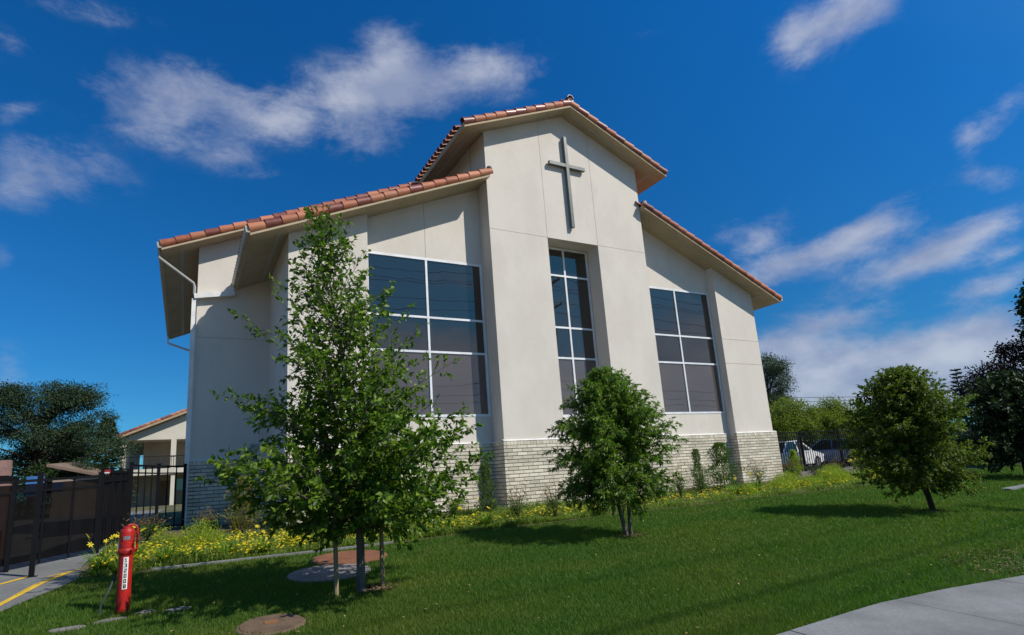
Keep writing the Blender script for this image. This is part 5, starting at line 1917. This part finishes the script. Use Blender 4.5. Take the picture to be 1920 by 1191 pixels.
def car(name, x, y, yaw, paint, label, kind=0):
    """saloon: side profile lofted over the width with a tucked-in greenhouse"""
    z0 = GB+.012
    root = empty(name, (x, y, z0), label, 'car', 'cars parked beyond the right fence')
    root.rotation_euler = (0, 0, yaw)

    def part(nm, mb, mat, smooth=False, parent=None):
        me = mb.mesh(nm, mat, (0, 0, 0), smooth)
        o = bpy.data.objects.new(nm, me); COL.objects.link(o); o.parent = parent or root
        return o
    body = [(-2.2, .35), (-2.22, .62), (-2.12, .82), (-1.55, .92), (1.0, .94), (1.95, .80), (2.22, .62), (2.2, .32), (1.75, .24), (-1.75, .24)]
    mb = MB()
    ws = [(-.86, .94), (-.80, 1.0), (.80, 1.0), (.86, .94)]
    n = len(body)
    vs = []
    for (w, s) in ws:
        for (px, pz) in body: vs.append((px*s, w, .58+(pz-.58)*(.93 if s < 1 else 1)))
    fs = [tuple(range(n-1, -1, -1)), tuple(range(3*n, 4*n))]
    for i in range(3):
        for k in range(n): fs.append((i*n+k, i*n+(k+1) % n, (i+1)*n+(k+1) % n, (i+1)*n+k))
    mb.add(vs, fs); part('body', mb, paint)
    cab = [(-1.75, .92), (-1.05, 1.42), (.25, 1.45), (1.05, .95)] if kind == 0 else [(-2.05, .92), (-1.85, 1.50), (.35, 1.53), (1.1, .97)]
    mb = MB(); vs = []
    for w, t in ((-.76, 0), (.76, 0)):
        for px, pz in cab: vs.append((px, w*(.80 if pz > 1.2 else 1), pz))
    mb.add(vs, [(3, 2, 1, 0), (4, 5, 6, 7), (0, 1, 5, 4), (2, 3, 7, 6), (1, 2, 6, 5)]); part('windows', mb, GLS)
    mb = MB(); p1, p2 = cab[1], cab[2]
    mb.add([(p1[0]-.02, -.63, p1[1]), (p2[0]+.02, -.63, p2[1]), (p2[0]+.02, .63, p2[1]), (p1[0]-.02, .63, p1[1]), (p1[0]-.02, -.60, p1[1]+.035), (p2[0]-.05, -.60, p2[1]+.035), (p2[0]-.05, .60, p2[1]+.035), (p1[0]+.05, .60, p1[1]+.035)],
           [(3, 2, 1, 0), (4, 5, 6, 7), (0, 1, 5, 4), (1, 2, 6, 5), (2, 3, 7, 6), (3, 0, 4, 7)]); part('roof', mb, paint)
    for s in (-1, 1):
        mb = MB()
        for (q0, q1) in ((cab[0], cab[1]), (cab[2], cab[3])): mb.bar((q0[0], s*(.77 if q0[1] < 1.2 else .625), q0[1]), (q1[0], s*(.77 if q1[1] < 1.2 else .625), q1[1]), .06)
        mb.bar((-.35, s*.775, .93), (-.33, s*.63, 1.44), .06); part('pillar', mb, paint)
        mb = MB(); mb.box(2.08, 2.20, s*.70-.14, s*.70+.14, .60, .72); part('headlight', mb, WHITE)
        mb = MB(); mb.box(-2.22, -2.10, s*.68-.14, s*.68+.14, .66, .80); part('tail_light', mb, MATS['sign_red'])
    for px in (-1.35, 1.38):
        for s in (-1, 1):
            mb = MB(); mb.tube([(px, s*.66, .32), (px, s*.875, .32)], .32, 20); w = part('tyre', mb, TYRE, True)
            mb = MB(); mb.tube([(px, s*.80, .32), (px, s*.885, .32)], .20, 16); part('rim', mb, RIM, True, w)
    return root


def paint_m(n, c): return material(n, c, tuple(x*.95 for x in c), .25, .5, 3, coat=.6)


WH_, BL_, SI_, DB_ = paint_m('white_car_paint', (.72, .73, .74)), paint_m('blue_car_paint', (.04, .12, .30)), paint_m('silver_car_paint', (.42, .45, .50)), paint_m('dark_car_paint', (.03, .035, .04))
car('parked_car', 27.9, 19.8, R(8), WH_, 'white car nearest the church behind the right fence')
car('parked_car', 31.6, 19.6, R(95), BL_, 'blue car seen end-on behind the right fence')
car('parked_car', 34.2, 20.0, R(93), SI_, 'silver car right of the blue one behind the right fence', 1)
car('parked_car', 36.9, 20.2, R(92), WH_, 'white car farthest right behind the fence near the round tree', 1)
car('parked_car', 36.0, 26.5, R(4), DB_, 'dark car in the back row of the parking lot')
car('parked_car', 41.5, 26.8, R(2), SI_, 'silver car in the back row of the parking lot')

# low buildings beyond the parking lot
mb = MB(); mb.box(40, 70, 44, 50, GB-.1, 3.4)
sh = tag(mb.build('low_building', material('brown_wall', (.16, .11, .09), None, .9, .2, 2)), 'long brown low building beyond the parking lot', 'building')
mb = MB(); mb.box(39.7, 70.3, 43.7, 50.3, 3.401, 3.65); mb.build('roof', material('grey_roof', (.35, .35, .36)), sh)

# ------------------------------------------------------------------ utility poles across the street with their wires
WOODP = material('pole_wood', (.14, .10, .07), None, .9, .2, 8)
for i, px in enumerate((23.5, -18.0, 62.0)):
    root = empty('utility_pole', (px, -6.5, 0), ['wooden utility pole across the street, mirrored in the tall window', 'wooden utility pole across the street, left', 'wooden utility pole across the street, far right'][i], 'utility pole', 'utility poles across the street')
    mb = MB(); mb.tube([(px, -6.5, -.1), (px, -6.5, 15.8)], [.17, .11], 10); mb.build('pole', WOODP, root)
    for z in (15.1, 13.2):
        mb = MB(); mb.box(px-.06, px+.06, -7.7, -5.3, z-.06, z+.06); mb.build('crossarm', WOODP, root)
        for yy in (-7.55, -7.0, -6.0, -5.45):
            mb = MB(); mb.lathe([(.03, .06), (.05, .10), (.03, .16), (.045, .2), (.01, .24)], (px, yy, z), 8); mb.build('insulator', GLS, root)
    mb = MB(); mb.tube([(px+.1, -6.9, 11.0), (px+.1, -6.9, 12.0)], .22, 12); mb.build('transformer', material('transformer_grey', (.3, .3, .31)), root)


def wire(x0, x1, y, z, sag, r_, label, group='wires across the street'):
    pts = [(x0+(x1-x0)*k/24, y, z-sag*4*(k/24)*(1-k/24)) for k in range(25)]
    mb = MB(); mb.tube(pts, r_, 5, cap=False); tag(mb.build('overhead_wire', BLACK), label, 'wire', group)


WNAMES = ['topmost overhead wire across the street, on the far end of the upper crossarm', 'top overhead wire across the street, second from the far end of the upper crossarm',
          'top overhead wire across the street, on the crossarm end nearest the church', 'overhead wire on the lower crossarm across the street, far end',
          'overhead wire on the lower crossarm across the street, end nearest the church', 'thick telephone cable across the street, highest of the three low cables',
          'thick telephone cable across the street, middle one of the three low cables', 'thick telephone cable across the street, lowest of the three']
for (y, z), lb in zip(((-7.55, 15.3), (-7.0, 15.3), (-5.45, 15.3), (-7.55, 13.4), (-5.45, 13.4), (-6.6, 7.9), (-6.4, 7.2), (-6.5, 6.7)), WNAMES):
    sag, r_ = (.9, .016) if z > 10 else (.8, .024)
    pts = []
    for x0, x1 in ((-18, 23.5), (23.5, 62)):
        pts += [(x0+(x1-x0)*k/20, y, z-sag*4*(k/20)*(1-k/20)) for k in range(20)]
    pts.append((62, y, z))
    mb = MB(); mb.tube(pts, r_, 5, cap=False); tag(mb.build('overhead_wire', BLACK), lb, 'wire', 'wires across the street')
pts = [(13.0+.32*math.cos(a), -6.5, 7.25+.32*math.sin(a)) for a in np.linspace(0, 6.283, 25)]
mb = MB(); mb.tube(pts, .02, 5, cap=False); tag(mb.build('cable_loop', BLACK), 'coiled spare loop of cable hanging on the lower wires', 'cable')
# distant wires right
for (y, z), lb in zip(((70, 14.2), (70, 13.4), (70, 9.3), (70, 8.9)), ('topmost', 'second', 'third', 'lowest')):
    wire(20, 170, y, z, 2.0, .05, lb + ' of four faint distant wires in the sky over the parking lot', 'distant wires over the parking lot')

# ------------------------------------------------------------------ grass
def grass():
    rg = np.random.default_rng(5)
    Ptot = []
    # density falls off with distance from the pavement corner of the lawn
    N_ = 1500000
    th = rg.uniform(R(-22), R(78), N_)
    u = rg.uniform(0, 1, N_)
    r0, r1 = 3.2, 34.0
    rc = 5.0
    # pdf in r: ~ r for r<rc, ~1/r beyond
    a1 = (rc*rc-r0*r0)/2; a2 = rc*rc*math.log(r1/rc)
    tot = a1+a2
    r_ = np.where(u*tot < a1, np.sqrt(r0*r0+2*u*tot), rc*np.exp((u*tot-a1)/(rc*rc)))
    X = r_*np.sin(th); Y = r_*np.cos(th)
    we = np.interp(X, [p[0] for p in WALK_IN], [p[1] for p in WALK_IN])
    be = np.interp(X, [p[0] for p in BED], [p[1] for p in BED])
    de = np.interp(Y, [p[0] for p in DRIVE], [p[1] for p in DRIVE])
    jit = rg.normal(0, .02, N_)
    ok = (Y > we+.015+jit) & (Y < be-.07) & (X > de+.02+jit)
    for cx0, cy0, rr_ in ((.76, 6.03, .305), (1.72, 8.02, .53), (2.20, 8.90, .55), (PX, PY, .08)):
        ok &= (X-cx0)**2+(Y-cy0)**2 > rr_**2
    for cx0, cy0, rr_ in ((1.95, 6.80, .17), (6.56, 7.73, .22), (12.6, 6.08, .2)):
        ok &= (X-cx0)**2+((Y-cy0)/.8)**2 > (rr_*rg.uniform(.5, 1.1, N_))**2
    for cx0, cy0, a_, b_ in ((-.92, 7.08, .2, .05), (-.62, 7.17, .18, .04), (-.33, 7.30, .11, .04), (-.02, 7.22, .15, .055)):
        ok &= ((X-cx0)/a_)**2+((Y-cy0)/b_)**2 > 1
    # worn patch by the pavement at the right
    worn = np.exp(-(((X-8.6)/1.3)**2+((Y-3.35)/.35)**2))
    ok &= rg.random(N_) > worn*.93
    X, Y, r_ = X[ok], Y[ok], r_[ok]
    n = len(X)
    Z = gzn(X, Y)
    patch = np.sin(X*1.7+.6*np.sin(Y*2.3))*np.cos(Y*1.3+.5*np.sin(X*.9))
    h = rg.uniform(.022, .052, n)*(1+.16*patch)*np.where(r_ > 12, 1.1, 1)
    w = .0028*np.maximum(1, r_/5.0)*rg.uniform(.7, 1.3, n)
    a = rg.uniform(0, 6.283, n)
    lean = rg.uniform(.1, .9, n)*h
    la = rg.uniform(0, 6.283, n)
    stripe = .5+.5*np.sin(Y*2.6+.25*np.sin(X*.8))
    h = h*(.92+.16*stripe)
    dx, dy = np.cos(a)*w, np.sin(a)*w
    V = np.empty((n, 3, 3))
    V[:, 0] = np.stack([X-dx, Y-dy, Z-.004], 1)
    V[:, 1] = np.stack([X+dx, Y+dy, Z-.004], 1)
    V[:, 2] = np.stack([X+np.cos(la)*lean, Y+np.sin(la)*lean, Z+h], 1)
    T = np.arange(n*3).reshape(-1, 3)
    o = put('grass', fastmesh('grass', V.reshape(-1, 3), T, GRASSM))
    tag(o, 'short mown green grass of the church lawn', 'grass', kind='stuff')
    return n


grass()
# fallen leaves and clippings on the lawn
n = 260
P = np.stack([RNG.uniform(-1, 14, n), RNG.uniform(3.6, 9.6, n), np.zeros(n)], 1); P[:, 2] = gzn(P[:, 0], P[:, 1])+.035
ok = P[:, 0] > -1.0
o = put('fallen_leaves', leaves_mesh('fallen_leaves', P[ok], RNG.normal(0, 1, (ok.sum(), 3))*np.array([1, 1, .15]), np.tile([0, 0, 1.], (ok.sum(), 1)), RNG.uniform(.03, .055, ok.sum()), RNG.uniform(.014, .025, ok.sum()),
        leaf_material('dry_leaf', (.28, .17, .07), (.40, .30, .12), .2, .8)))
tag(o, 'scattered dry leaves lying on the lawn', 'leaves', kind='stuff')
